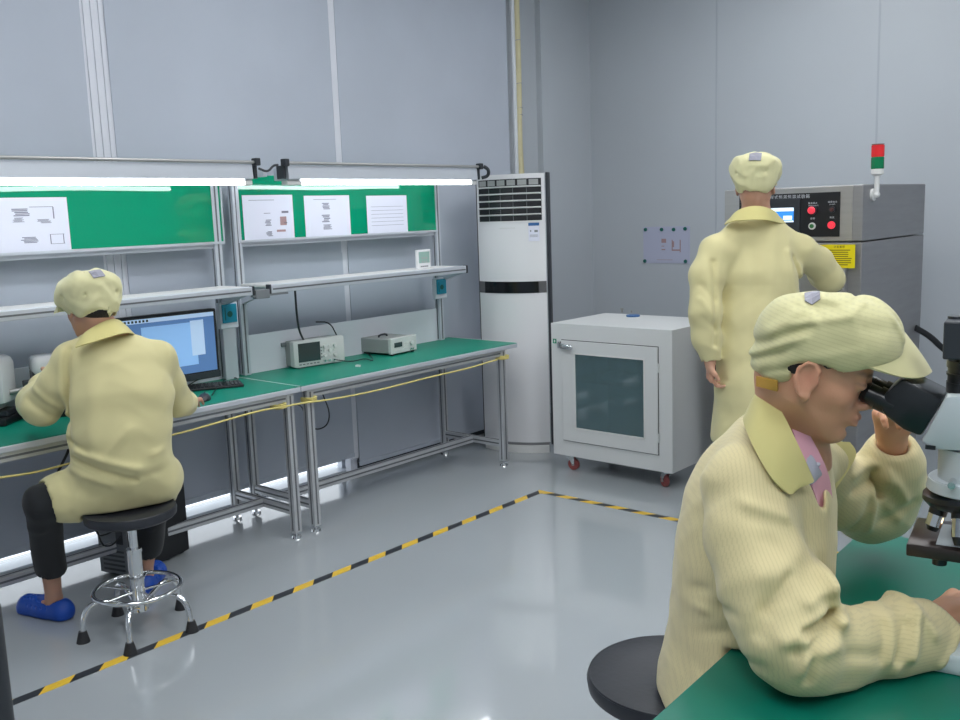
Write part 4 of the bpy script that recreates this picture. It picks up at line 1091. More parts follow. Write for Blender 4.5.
# ================================================================== FIGURES
def V3(*a): return np.array(a, dtype=np.float32)
class Field:
    """distance field on a grid; shapes are blended smoothly into one continuous surface"""
    def __init__(s, lo, hi, h, big=.06):
        s.lo = np.array(lo, np.float32); s.h = h; s.big = big
        s.n = tuple(int(math.ceil((hi[i] - lo[i]) / h)) + 1 for i in range(3))
        s.F = np.full(s.n, big, np.float32)
        s.T = np.zeros(s.n, np.float32)       # thread coordinate
        s.ax = [s.lo[i] + h * np.arange(s.n[i], dtype=np.float32) for i in range(3)]
    def _win(s, lo, hi, pad):
        a = [max(0, int((lo[i] - pad - s.lo[i]) / s.h)) for i in range(3)]
        b = [min(s.n[i], int((hi[i] + pad - s.lo[i]) / s.h) + 2) for i in range(3)]
        sl = tuple(slice(a[i], max(a[i], b[i])) for i in range(3))
        X = s.ax[0][sl[0]][:, None, None]; Y = s.ax[1][sl[1]][None, :, None]; Z = s.ax[2][sl[2]][None, None, :]
        return sl, X, Y, Z
    def _mix(s, sl, d, k, op='add', thr=None):
        F = s.F[sl]
        if op == 'add':
            if thr is not None:
                m = d < F; s.T[sl] = np.where(m, thr, s.T[sl])
            if k > 0:
                hh = np.clip(.5 + .5 * (F - d) / k, 0, 1); F = F * (1 - hh) + d * hh - k * hh * (1 - hh)
            else: F = np.minimum(F, d)
        else:
            d = -d
            if k > 0:
                hh = np.clip(.5 - .5 * (F - d) / k, 0, 1); F = F * (1 - hh) + d * hh + k * hh * (1 - hh)
            else: F = np.maximum(F, d)
        s.F[sl] = F
    def cap(s, a, b, ra, rb=None, k=.02, op='add', flat=None, ratio=1, thr=None):
        a = np.array(a, np.float32); b = np.array(b, np.float32); rb = ra if rb is None else rb
        R = max(ra, rb)
        sl, X, Y, Z = s._win(np.minimum(a, b) - R, np.maximum(a, b) + R, max(k, .02) + .01)
        if 0 in s.F[sl].shape: return
        ba = b - a; L2 = max(float(ba @ ba), 1e-9)
        px, py, pz = X - a[0], Y - a[1], Z - a[2]
        t = np.clip((px * ba[0] + py * ba[1] + pz * ba[2]) / L2, 0, 1)
        vx, vy, vz = px - t * ba[0], py - t * ba[1], pz - t * ba[2]
        if flat is not None:
            f = np.array(flat, np.float32); f /= np.linalg.norm(f)
            w = (vx * f[0] + vy * f[1] + vz * f[2]) * (1 / ratio - 1)
            vx, vy, vz = vx + w * f[0], vy + w * f[1], vz + w * f[2]
        rr = ra + (rb - ra) * t
        d = np.sqrt(vx * vx + vy * vy + vz * vz) - rr
        if flat is not None: d = d * (ratio if ratio < 1 else 1) ** .5
        th = None
        if thr is not None:
            th = px * thr[0] + py * thr[1] + pz * thr[2] + np.zeros_like(d)
        s._mix(sl, d, k, op, th)
    def ell(s, c, r, R=None, k=.01, op='add', thr=None):
        # ellipsoid, R columns = its axes
        c = np.array(c, np.float32); r = np.array(r, np.float32); m = float(r.max())
        sl, X, Y, Z = s._win(c - m, c + m, max(k, .02) + .01)
        if 0 in s.F[sl].shape: return
        px, py, pz = X - c[0], Y - c[1], Z - c[2]
        if R is None: q = (px, py, pz)
        else: q = tuple(px * R[0][i] + py * R[1][i] + pz * R[2][i] for i in range(3))
        k0 = np.sqrt((q[0] / r[0]) ** 2 + (q[1] / r[1]) ** 2 + (q[2] / r[2]) ** 2)
        k1 = np.sqrt((q[0] / r[0] ** 2) ** 2 + (q[1] / r[1] ** 2) ** 2 + (q[2] / r[2] ** 2) ** 2)
        d = k0 * (k0 - 1) / np.maximum(k1, 1e-6)
        th = None
        if thr is not None: th = px * thr[0] + py * thr[1] + pz * thr[2] + np.zeros_like(d)
        s._mix(sl, d, k, op, th)
    def plane(s, p, n, k=0.0, lo=None, hi=None):
        # cut away everything on the side the normal points to
        p = np.array(p, np.float32); n = np.array(n, np.float32); n /= np.linalg.norm(n)
        if lo is None: lo = s.lo; hi = s.lo + s.h * np.array(s.n)
        sl, X, Y, Z = s._win(np.array(lo), np.array(hi), 0)
        d = -((X - p[0]) * n[0] + (Y - p[1]) * n[1] + (Z - p[2]) * n[2])
        s._mix(sl, d, k, 'sub')
    def fold(s, a, b, w, h, side=None, lim=None):
        # a ridge (h>0) or a crease (h<0) along a line; with side given, the distance is measured square to that direction
        a = np.array(a, np.float32); b = np.array(b, np.float32)
        ext = 3 * w if side is None else .3
        sl, X, Y, Z = s._win(np.minimum(a, b), np.maximum(a, b), ext)
        if 0 in s.F[sl].shape: return
        px, py, pz = X - a[0], Y - a[1], Z - a[2]; ba = b - a
        if side is not None:
            f = np.array(side, np.float32); dd = px * f[0] + py * f[1] + pz * f[2]
            px, py, pz = px - dd * f[0], py - dd * f[1], pz - dd * f[2]
            ba = ba - f * float(ba @ f)
        t = np.clip((px * ba[0] + py * ba[1] + pz * ba[2]) / max(float(ba @ ba), 1e-9), 0, 1)
        d2 = (px - t * ba[0]) ** 2 + (py - t * ba[1]) ** 2 + (pz - t * ba[2]) ** 2
        g = h * np.exp(-d2 / (w * w))
        if side is not None:
            g = g / (1 + np.exp((dd - (lim if lim is not None else .06)) / .015))
        s.F[sl] = s.F[sl] - g
    def wrinkle(s, amp, f1, seed=0, ridge=False):
        r = np.random.RandomState(seed); X = s.ax[0][:, None, None]; Y = s.ax[1][None, :, None]; Z = s.ax[2][None, None, :]
        g = 0
        for _ in range(5):
            v = r.normal(size=3); v *= f1 * (.6 + r.rand()) / np.linalg.norm(v); p = r.rand() * 6
            q = np.sin(v[0] * X + v[1] * Y + v[2] * Z + p + 1.5 * np.sin(.6 * v[1] * X - .7 * v[2] * Y + .5 * v[0] * Z))
            g = g + (q if not ridge else 1.6 * (1 - np.sqrt(q * q + .01)) - .6)
        m = np.abs(s.F) < .03
        s.F = np.where(m, s.F - amp * g / 2.2, s.F).astype(np.float32)
    def cuff(s, w, wd, over, r_in, r_out):
        # open sleeve end: trim square to the arm and hollow it, only close around the wrist
        w = np.array(w, np.float32); d = np.array(wd, np.float32)
        sl, X, Y, Z = s._win(w - .12, w + .12, 0)
        px, py, pz = X - w[0], Y - w[1], Z - w[2]; t = px * d[0] + py * d[1] + pz * d[2]
        rr = np.sqrt(np.maximum(px * px + py * py + pz * pz - t * t, 0))
        cut = np.maximum(rr - r_out, over - t); hol = np.maximum(rr - (r_in + .06 * (t - over)), np.maximum(over - .045 - t, t - over - .05))
        s._mix(sl, np.minimum(np.maximum(cut, t - .11), hol).astype(np.float32), .005, 'sub')
    def snap(s, p, dirn):
        # first point of the surface met when moving in from outside along dirn
        p = np.array(p, float); d = np.array(dirn, float); d /= np.linalg.norm(d); p = p - d * .12
        for _ in range(300):
            i = np.round((p - s.lo) / s.h).astype(int)
            if all(0 <= i[q] < s.n[q] for q in range(3)) and s.F[tuple(i)] < .0005: break
            p = p + d * .001
        return Vector(p)
    def blur(s, n=1):
        for _ in range(n):
            for ax in range(3):
                F = s.F; a = np.roll(F, 1, ax); b = np.roll(F, -1, ax); s.F = (.25 * a + .5 * F + .25 * b).astype(np.float32)
    def mesh(s):
        F = s.F; F[0] = F[-1] = s.big; F[:, 0] = F[:, -1] = s.big; F[:, :, 0] = F[:, :, -1] = s.big
        S = F < 0; nx, ny, nz = s.n
        c = [S[i:nx - 1 + i, j:ny - 1 + j, k:nz - 1 + k] for i in (0, 1) for j in (0, 1) for k in (0, 1)]
        cnt = sum(x.astype(np.int8) for x in c)
        act = (cnt > 0) & (cnt < 8)
        I, J, K = np.nonzero(act); N = len(I)
        idx = np.full(act.shape, -1, np.int32); idx[I, J, K] = np.arange(N)
        P = np.zeros((N, 3)); W = np.zeros(N)
        cor = [(i, j, k) for i in (0, 1) for j in (0, 1) for k in (0, 1)]
        for a in cor:
            for ax in range(3):
                if a[ax]: continue
                b = list(a); b[ax] = 1
                fa = F[I + a[0], J + a[1], K + a[2]]; fb = F[I + b[0], J + b[1], K + b[2]]
                m = (fa < 0) != (fb < 0)
                t = np.where(m, fa / np.where(m, fa - fb, 1), 0)
                q = np.array(a, float)[None, :].repeat(N, 0); q[:, ax] += t
                P += q * m[:, None]; W += m
        P = P / W[:, None] + np.stack([I, J, K], 1)
        th = s.T[I, J, K]
        co = P * s.h + s.lo
        faces = []
        for ax in range(3):
            sl0 = [slice(1, -1)] * 3; sl0[ax] = slice(0, -1); sl1 = [slice(1, -1)] * 3; sl1[ax] = slice(1, None)
            A = S[tuple(sl0)]; B = S[tuple(sl1)]
            e = np.nonzero(A != B); g = [e[i] + (0 if i == ax else 1) for i in range(3)]
            flip = B[e]
            u, v = [(1, 2), (2, 0), (0, 1)][ax]
            def cell(du, dv):
                q = [x.copy() for x in g]; q[u] -= du; q[v] -= dv; return idx[tuple(q)]
            f = np.stack([cell(1, 1), cell(0, 1), cell(0, 0), cell(1, 0)], 1)
            f[flip] = f[flip][:, ::-1]
            faces.append(f)
        faces = np.concatenate(faces); faces = faces[(faces >= 0).all(1)]
        return co, faces, th
    def build(s, name, m_, parent=None, tint=None, origin=None):
        co, faces, th = s.mesh()
        W = base_frame(parent) if parent is not None else Matrix.Translation(origin)
        Wi = np.array(W.inverted()); co_l = co @ Wi[:3, :3].T + Wi[:3, 3]
        me = bpy.data.meshes.new(name)
        me.vertices.add(len(co)); me.vertices.foreach_set('co', co_l.astype(np.float32).ravel())
        me.loops.add(faces.size); me.loops.foreach_set('vertex_index', faces.astype(np.int32).ravel())
        me.polygons.add(len(faces)); me.polygons.foreach_set('loop_start', np.arange(0, faces.size, 4, dtype=np.int32)); me.polygons.foreach_set('loop_total', np.full(len(faces), 4, np.int32))
        me.update(calc_edges=True)
        me.polygons.foreach_set('use_smooth', np.ones(len(faces), bool))
        a = me.attributes.new('thread', 'FLOAT', 'POINT'); a.data.foreach_set('value', th.astype(np.float32))
        if tint is not None:
            col = tint(co).astype(np.float32)
            ca = me.color_attributes.new('tint', 'FLOAT_COLOR', 'POINT'); ca.data.foreach_set('color', col.ravel())
        me.materials.append(m_)
        o = bpy.data.objects.new(name, me)
        if parent is not None: o.parent = parent
        else: o.location = origin
        WM[o.name] = W.copy(); COL.objects.link(o)
        return o

SKIN = np.array(srgb(204, 156, 130)[:3]); 
def base_tint(dark=1.0):
    def fn(co):
        c = np.ones((len(co), 4)); n = (np.sin(co[:, 0] * 60) * np.sin(co[:, 1] * 57 + 1) * np.sin(co[:, 2] * 63 + 2)) * .04
        c[:, :3] = SKIN * dark; c[:, 0] *= 1 + n; return c
    return fn
def rot_axes(fwd, up):
    f = Vector(fwd).normalized(); u = (Vector(up) - f * Vector(up).dot(f)).normalized(); s = u.cross(f)   # s = the figure's left
    return f, s, u
def RM(f, s, u):
    return [[f[i], s[i], u[i]] for i in range(3)]

def hand(F, wrist, dirn, palm_n, size=1.0, curl=.6, thumb=1, spread=.1, k=.006, fcurl=None):
    """a palm, four unequal fingers bent at three joints and a thumb leaving the side of the palm.
    dirn: wrist to knuckles; palm_n: the way the palm faces; thumb: +1/-1 the side the thumb is on"""
    d = Vector(dirn).normalized(); n = (Vector(palm_n) - d * Vector(palm_n).dot(d)).normalized(); s = d.cross(n) * thumb
    w = Vector(wrist); S = size
    k0 = w + d * .085 * S
    for q in (-.5, -.1, .35):
        F.cap(w + s * (q * .04 * S) + d * .012 * S, k0 + s * (q * .072 * S), .0145 * S, .0125 * S, k=.014, flat=n, ratio=.92)
    F.cap(w - d * .03 * S, w + d * .02 * S, .025 * S, .024 * S, k=.02, flat=n, ratio=.75)
    lens = (.068, .078, .072, .056)
    for i, L_ in enumerate(lens):
        q = .36 - i * .26                       # index finger nearest the thumb
        p = k0 + s * (q * .085 * S) + n * 0
        dd = (d + s * (q * spread)).normalized(); r = (.0088 - .0006 * (i == 3)) * S
        c = curl if fcurl is None else fcurl[i]
        ang = 0; p0 = p - d * .012 * S
        for seg, (fr, bend) in enumerate(((.48, .75), (.30, 1.0), (.26, .7))):
            ang += c * bend
            dr = dd * math.cos(ang) + n * math.sin(ang)
            p1 = p0 + dr * (L_ * fr * S + (.012 * S if seg == 0 else 0))
            F.cap(p0, p1, r, r * .92, k=.0035 if seg else .006); r *= .92; p0 = p1
    t0 = w + d * .028 * S + s * .026 * S; t1 = t0 + (d * .6 + s * .7 + n * .35).normalized() * .036 * S
    F.cap(w + d * .02 * S + s * .012 * S, t0, .015 * S, .0135 * S, k=.012); F.cap(t0, t1, .0125 * S, .0105 * S, k=.007)
    t2 = t1 + (d * .85 + s * .15 + n * .5).normalized() * .03 * S
    F.cap(t1, t2, .0103 * S, .0088 * S, k=.004)

def head(F, c, fwd, up, S=1.0, face=True, sk=0):
    f, s, u = rot_axes(fwd, up); R = RM(f, s, u)
    def P(a, b_, c_): return Vector(c) + (f * a + s * b_ + u * c_) * S
    e = lambda a, b_, c_, r, k=.012, op='add': F.ell(P(a, b_, c_), tuple(x * S for x in r), R, k * S, op)
    e(-.008 + sk, 0, .032, (.096 - sk, .074, .086), .01)          # skull
    e(-.03 + sk * 1.5, 0, .0, (.068, .066, .07), .02)
    e(.03, 0, -.03, (.057, .056, .068), .025)           # mid face
    e(.040, 0, -.062, (.047, .044, .042), .02)          # jaw
    F.cap(P(.0, .050, -.048), P(.062, .015, -.097), .014 * S, .013 * S, k=.022 * S); F.cap(P(.0, -.050, -.048), P(.062, -.015, -.097), .014 * S, .013 * S, k=.022 * S)
    e(.072, 0, -.093, (.019, .021, .016), .016)         # chin
    e(.078, 0, .018, (.016, .048, .018), .016)          # brow
    e(.040, .036, -.026, (.034, .024, .024), .018); e(.040, -.036, -.026, (.034, .024, .024), .018)   # cheeks
    if face:
        for q in (-1, 1):
            e(.096, q * .031, .0, (.014, .017, .010), .012, 'sub')
            e(.078, q * .031, .0005, (.0125, .0145, .011), .003)
            F.cap(P(.086, q * .018, .0055), P(.080, q * .044, .003), .0028 * S, .002 * S, k=.003 * S)
        F.cap(P(.090, 0, .006), P(.108, 0, -.026), .0068 * S, .0088 * S, k=.010 * S)   # nose
        e(.110, 0, -.031, (.010, .010, .008), .007)
        for q in (-1, 1): e(.098, q * .011, -.036, (.010, .0075, .007), .006)
        for q in (-1, 1): e(.099, q * .007, -.0425, (.004, .003, .003), .003, 'sub')
        e(.084, 0, -.058, (.013, .024, .018), .012)
        F.cap(P(.095, -.017, -.0575), P(.095, .017, -.0575), .0042 * S, k=.005 * S); F.cap(P(.100, -.006, -.0560), P(.100, .006, -.0560), .0045 * S, k=.005 * S)
        F.cap(P(.096, -.013, -.0675), P(.096, .013, -.0675), .0055 * S, k=.005 * S)
        F.cap(P(.101, -.018, -.0622), P(.101, .018, -.0622), .0016 * S, k=.003 * S, op='sub')
        e(.090, 0, -.079, (.005, .014, .004), .008, 'sub')
    for q in (-1, 1):   # ears: a cupped shell with a rim and a lobe
        e(-.004, q * .077, -.010, (.018, .007, .030), .005)
        e(.0, q * .0845, -.007, (.010, .005, .019), .004, 'sub')
        rim = [(.010, -.002), (.012, .012), (.004, .021), (-.008, .021), (-.018, .010), (-.019, -.006), (-.012, -.022), (-.002, -.033), (.008, -.032)]
        for (a0, c0), (a1, c1) in zip(rim, rim[1:]):
            F.cap(P(a0 - .003, q * (.080 + (.004 if a0 < 0 else 0)), c0 - .005), P(a1 - .003, q * (.080 + (.004 if a1 < 0 else 0)), c1 - .005), .0034 * S, k=.003 * S)
        e(.003, q * .078, -.039, (.008, .005, .009), .004)
        e(.012, q * .076, -.012, (.005, .004, .006), .004)
    return P, (f, s, u)

# ------------------------------------------------------------------ the woman at the microscope
def pts(*a): return [at(*q) for q in a]
th_ = math.radians(18)
ya0 = RH * math.cos(math.radians(18)) - FH * math.sin(math.radians(18))
fwd = (ya0 * math.cos(th_) - UP * math.sin(th_)); up_ = (ya0 * math.sin(th_) + UP * math.cos(th_))
NEAR = -FH
HS = 1.07
hc = at(809, 381, 1.615) + UP.cross(fwd).normalized() * .078 * HS + up_ * .012 * HS
Sh_n, El_n, Wr_n = at(742, 482, 1.69), at(783, 648, 1.535), at(930, 622, 1.665)
Sh_f, El_f, Wr_f = at(812, 462, 1.98), at(878, 512, 2.13), at(893, 444, 1.985)
Hip = at(735, 668, 1.90); Wai = at(742, 600, 1.88); Che = at(768, 515, 1.85); UpC = at(778, 462, 1.84); Nk = at(788, 438, 1.77)
seatz = .62
base = Vector((Hip.x, Hip.y, 0))
lo = [min(q[i] for q in (Hip, El_n, El_f, hc, Wr_n, Wr_f)) - .32 for i in range(3)]; hi = [max(q[i] for q in (Hip, El_n, El_f, hc, Wr_n, Wr_f)) + .32 for i in range(3)]
lo[2] = .0
Bd = Field(lo, hi, .0042)
P, (hf, hs, hu) = head(Bd, hc, fwd, up_, S=HS, sk=.012)
Bd.cap(hc - hu * .04 - hf * .030, Nk - UP * .02, .054, .058, k=.03)
Bd.cap(Nk - UP * .01, UpC, .058, .085, k=.04)
for a_, b_, r0, r1 in ((UpC, Che, .085, .105), (Che, Wai, .105, .10), (Wai, Hip, .10, .12)):
    Bd.cap(a_, b_, r0, r1, k=.05, flat=FH, ratio=1.35)
for a_, b_, c_ in ((Sh_n, El_n, Wr_n), (Sh_f, El_f, Wr_f)):
    Bd.cap(UpC.lerp(a_, .4), a_, .055, .05, k=.04); Bd.cap(a_, b_, .046, .037, k=.02); Bd.cap(b_, c_, .036, .026, k=.012)
# legs: on the stool, knees under the table, feet on the floor
hipN = Hip - FH * .09 - UP * .02; hipF = Hip + FH * .09 - UP * .02
kn_n = hipN + RH * .34 - FH * .05 - UP * .02; kn_f = hipF + RH * .36 + FH * .04 - UP * .02
for h_, k_ in ((hipN, kn_n), (hipF, kn_f)):
    k_.z = seatz + .05; an = Vector((k_.x, k_.y, .09)) - RH * .06
    Bd.cap(Vector((h_.x, h_.y, seatz + .085)), k_, .078, .056, k=.04); Bd.cap(k_, an, .054, .036, k=.02); Bd.cap(an, an + RH * .03 - UP * .05, .036, .036, k=.02); Bd.cap(an + RH * .03 - UP * .055, an + RH * .15 - UP * .06, .032, .026, k=.02)
hand(Bd, Wr_n + (at(955, 607, 1.70) - Wr_n).normalized() * .035, (at(958, 606, 1.70) - Wr_n), -UP * .9 - FH * .1, size=.95, curl=.35, thumb=-1)
hd = (at(890, 416, 1.93) - Wr_f)
hand(Bd, Wr_f + hd.normalized() * .02, hd * .8 + RH * .01, -RH * .1 - FH * .9 , size=.96, curl=.85, thumb=1, k=.006)
Bd.cap(at(922, 397, 1.88), at(934, 392, 1.86), .0085, .0075, k=.003)
lips = Vector(P(.097, 0, -.062)); hcn = np.array(hc)
def tintC(co):
    c = np.ones((len(co), 4)); c[:, :3] = np.array(srgb(212, 158, 126)[:3])
    d = co - hcn; a = d @ np.array(hf); b_ = d @ np.array(hs); u_ = d @ np.array(hu)
    def blend(mask, col):
        c[:, :3] = c[:, :3] * (1 - mask[:, None]) + np.array(col) * mask[:, None]
    g = lambda a0, b0, u0, ra, rb, ru: np.exp(-(((a - a0) / ra) ** 2 + ((b_ - b0) / rb) ** 2 + ((u_ - u0) / ru) ** 2))
    blend(np.clip(1.4 * g(.103, 0, -.064, .014, .022, .0075), 0, 1) * .7, srgb(178, 96, 92)[:3])
    blend(.35 * g(.085, 0, -.03, .04, .09, .03), srgb(206, 132, 112)[:3])
    blend(.4 * (g(0, .084, -.01, .03, .02, .03) + g(0, -.084, -.01, .03, .02, .03)), srgb(206, 128, 110)[:3])
    for q in (-1, 1):
        blend(np.clip(1.5 * g(.088, q * .034, .0215, .02, .020, .0042), 0, 1) * .8, srgb(58, 42, 38)[:3])
        blend(np.clip(1.5 * g(.086, q * .032, .003, .012, .016, .0030), 0, 1) * .85, srgb(34, 26, 26)[:3])
    return c
wom = Bd.build('person', M['skin'], None, tint=tintC, origin=base)
tag(wom, 'person in yellow cleanroom coat, pink shirt and peaked cap bent over the microscope', 'person')

# hair seen below the cap
Hr = Field([hc[i] - .17 for i in range(3)], [hc[i] + .17 for i in range(3)], .0028)
R_ = RM(hf, hs, hu)
Hr.ell(P(.003, 0, .033), (.093, .082, .094), R_, 0); Hr.ell(P(-.022, 0, .0), (.068, .075, .062), R_, .02)
Hr.plane(P(.02, 0, .004), hf * .35 - hu, .004)
Hr.ell(P(.075, 0, -.02), (.075, .2, .062), R_, .01, 'sub')
for q in (-1, 1): Hr.ell(P(.006, q * .085, -.014), (.026, .03, .036), R_, .006, 'sub')
Hr.plane(P(-.05, 0, -.036), -hu - hf * .3, .004)
Hr.plane(P(-.02, 0, -.026), -hu + hf * .12, .003)
Hr.ell(P(.04, 0, -.02), (.035, .2, .03), R_, .01, 'sub')
Hr.wrinkle(.0012, 120, 3)
Hr.build('hair', M['hair'], wom)

# cap: a soft crown gathered at the back, with a peak in front
P0_ = P; c0_ = at(817, 381, 1.70)
def P(a, b_, c_): return c0_ + (hf * a + hs * b_ + hu * c_) * .975
Cp = Field([hc[i] - .26 for i in range(3)], [hc[i] + .27 for i in range(3)], .0034)
thr = tuple(hu)
Cp.ell(P(-.015, 0, .070), (.113, .102, .083), R_, 0, thr=thr)
Cp.ell(P(.030, 0, .112), (.080, .086, .062), R_, .03, thr=thr)
Cp.ell(P(.052, 0, .075), (.068, .086, .062), R_, .02, thr=thr)
Cp.ell(P(-.060, 0, .070), (.067, .090, .067), R_, .03, thr=thr)
Cp.ell(P(-.088, 0, .022), (.036, .07, .036), R_, .02, thr=thr)
Cp.ell(P(-.060, 0, .016), (.060, .088, .046), R_, .02, thr=thr)
def pf(a_, b_, w_, h_, lim=1.80): Cp.fold(at(a_[0], a_[1], 1.62), at(b_[0], b_[1], 1.62), w_, h_, side=CF, lim=.11)
for a_, b_, w_, h_ in (((868, 292), (900, 322), .006, -.004), ((868, 292), (845, 312), .005, -.005), ((845, 312), (862, 302), .005, .006),
                       ((826, 296), (846, 312), .012, .006), ((800, 308), (842, 306), .009, -.005), ((762, 345), (805, 328), .007, -.007), ((790, 325), (842, 318), .007, .006),
                       ((762, 360), (790, 348), .006, -.006), ((764, 352), (800, 338), .006, .005), ((772, 372), (800, 366), .005, -.004), ((775, 330), (806, 306), .008, .005),
                       ((786, 362), (850, 352), .008, .003), ((812, 300), (818, 322), .008, -.004), ((880, 300), (904, 340), .007, .004), ((856, 330), (894, 330), .012, -.003)):
    pf(a_, b_, w_, h_)
Cp.wrinkle(.0026, 34, 5, True)
Cp.plane(P(-.02, 0, .012), -hu + hf * .58, .004)
Cp.ell(P0_(.004, 0, .010), (.090, .083, .070), R_, .003, 'sub')
Cp.blur(1)
cp = Cp.build('cap', M['cap'], wom)
# gathered band under the rear edge
b = MB()
bandp = []
for a in np.linspace(-2.5, 2.5, 40):
    q = P(-.008 - .088 * math.cos(a) * 1.0, .083 * math.sin(a), .016 + .27 * (-.088 * math.cos(a)) * 1.0)
    bandp.append(q)
# peak
PEAK = True
b = MB()
pt_ = [Vector(P(-.052, -.066, .158)), Vector(P(-.025, -.062, .171)), Vector(P(-.020, -.045, .176)), Vector(P(-.047, -.05, .168))]
b.grid([[Cp.snap(P(f_, y_, .15), -UP) + UP * .002 for y_ in (-.055, -.045, -.035, -.025)] for f_ in (-.075, -.062, -.048)], thick=.0015); b.build('cap_patch', M['label_grey'], cp)
rows = [[(lambda q: Bd.snap(q, ray(px, py).normalized()) - ray(px, py) * .004)(at(px, py + (px - 758) * .22, 1.66)) for px in (758, 762, 766, 770, 774, 778)] for py in (376, 381, 386)]
b = MB(); b.grid(rows, thick=.004); b.build('elastic_band', M['orange_tag'], cp, smooth=True)

# coat: loose body and sleeves, hollow at the neck, cuffs and hem
lo = [min(q[i] for q in (Hip, El_n, El_f, Nk, Wr_n, Wr_f, Sh_n, Sh_f)) - .22 for i in range(3)]; hi = [max(q[i] for q in (Hip, El_n, El_f, Nk, Wr_n, Wr_f, Sh_n, Sh_f)) + .20 for i in range(3)]
lo[2] = .60
Ct = Field(lo, hi, .0045)
tr = tuple(RH)
def sleeve(F, pl, rad, k=.03):
    for i in range(len(pl) - 1):
        a_ = Vector(pl[i]); b_ = Vector(pl[i + 1]); dr = (b_ - a_).normalized(); pr = dr.cross(CF).normalized()
        F.cap(a_, b_, rad[i], rad[i + 1], k=k, thr=tuple(pr))
# trunk (side view outline comes from the sizes along the back)
tors = [(at(776, 452, 1.835), .070, 1.55), (at(768, 478, 1.84), .108, 1.45), (at(758, 512, 1.85), .134, 1.28), (at(752, 556, 1.86), .142, 1.2), (at(748, 600, 1.87), .136, 1.25), (at(738, 640, 1.88), .122, 1.4), (at(724, 685, 1.90), .122, 1.5), (at(716, 712, 1.90), .118, 1.5)]
for (a_, r0, f0_), (b_, r1, f1_) in zip(tors, tors[1:]):
    Ct.cap(a_, b_, r0, r1, k=.04, flat=FH, ratio=(f0_ + f1_) / 2, thr=tr)
# shoulders
Ct.cap(at(776, 452, 1.83), at(745, 484, 1.71), .062, .072, k=.05, thr=tr)
Ct.cap(at(782, 452, 1.84), at(812, 466, 1.97), .062, .070, k=.05, thr=tr)
# near sleeve
sn = pts((748, 494, 1.69), (752, 540, 1.65), (768, 590, 1.60), (784, 636, 1.555), (800, 648, 1.545), (840, 648, 1.585), (880, 643, 1.625), (908, 636, 1.65), (928, 626, 1.662))
sleeve(Ct, sn, (.072, .074, .076, .070, .063, .058, .062, .058, .044), .035)
# far sleeve
sf = pts((812, 470, 1.97), (838, 492, 2.03), (868, 508, 2.10), (882, 506, 2.11), (888, 478, 2.06), (892, 460, 2.01), (893, 446, 1.985))
sleeve(Ct, sf, (.072, .072, .068, .066, .072, .062, .040), .03)
# big folds
side = np.array(CF)
def cf(a_, b_, w_, h_, d=1.66, lim=.10): Ct.fold(at(*a_, d), at(*b_, d), w_, h_, side=CF, lim=lim)
for a_, b_, w_, h_ in (((806, 560), (812, 596), .015, .024), ((780, 578), (806, 566), .016, .016), ((770, 604), (812, 590), .007, -.020), ((762, 622), (800, 602), .008, -.012), ((752, 612), (792, 588), .010, .010), ((745, 560), (780, 540), .018, .008), ((742, 590), (765, 560), .008, -.008),
                       ((765, 640), (770, 610), .008, .012), ((772, 645), (778, 622), .007, -.012), ((776, 622), (800, 616), .010, .008),
                       ((868, 606), (862, 640), .010, .010), ((856, 640), (862, 612), .008, -.008), ((898, 596), (886, 640), .010, .018), ((884, 612), (872, 640), .009, -.012), ((902, 600), (915, 622), .010, .010), ((886, 600), (872, 655), .009, .007),
                       ((925, 655), (950, 625), .010, .008), ((740, 512), (775, 520), .012, -.004), ((736, 498), (772, 508), .010, .006), ((776, 512), (797, 548), .008, .006), ((752, 530), (782, 560), .016, -.005),
                       ((690, 610), (715, 600), .009, -.012), ((686, 620), (712, 622), .012, .009), ((700, 655), (735, 640), .010, -.006), ((690, 672), (712, 700), .010, .007), ((676, 620), (690, 650), .010, -.008),
                       ((705, 480), (690, 560), .018, .005), ((722, 600), (740, 560), .020, .006), ((745, 560), (735, 610), .010, -.006), ((812, 628), (850, 634), .010, -.006), ((800, 665), (850, 668), .014, .005)):
    cf(a_, b_, w_, h_)
for a_, b_, w_, h_ in (((866, 470), (870, 492), .008, -.014), ((872, 468), (900, 500), .010, .009), ((864, 485), (868, 530), .008, .010), ((858, 500), (850, 530), .008, -.008), ((878, 500), (900, 520), .012, .007), ((880, 520), (912, 500), .010, -.007), ((836, 470), (862, 462), .010, .010), ((838, 486), (862, 478), .008, -.010), ((868, 472), (876, 480), .006, .008)):
    Ct.fold(at(*a_, 2.02), at(*b_, 2.02), w_, h_, side=CF, lim=.16)
Ct.wrinkle(.0035, 11, 11, True); Ct.wrinkle(.0014, 30, 4, True); Ct.wrinkle(.0015, 20, 6)
# open neck
Ct.cap(hc - hu * .05 - hf * .02, at(786, 452, 1.835), .064, .070, k=.01, op='sub')
Ct.cap(at(786, 452, 1.835), at(806, 482, 1.83), .064, .034, k=.012, op='sub')

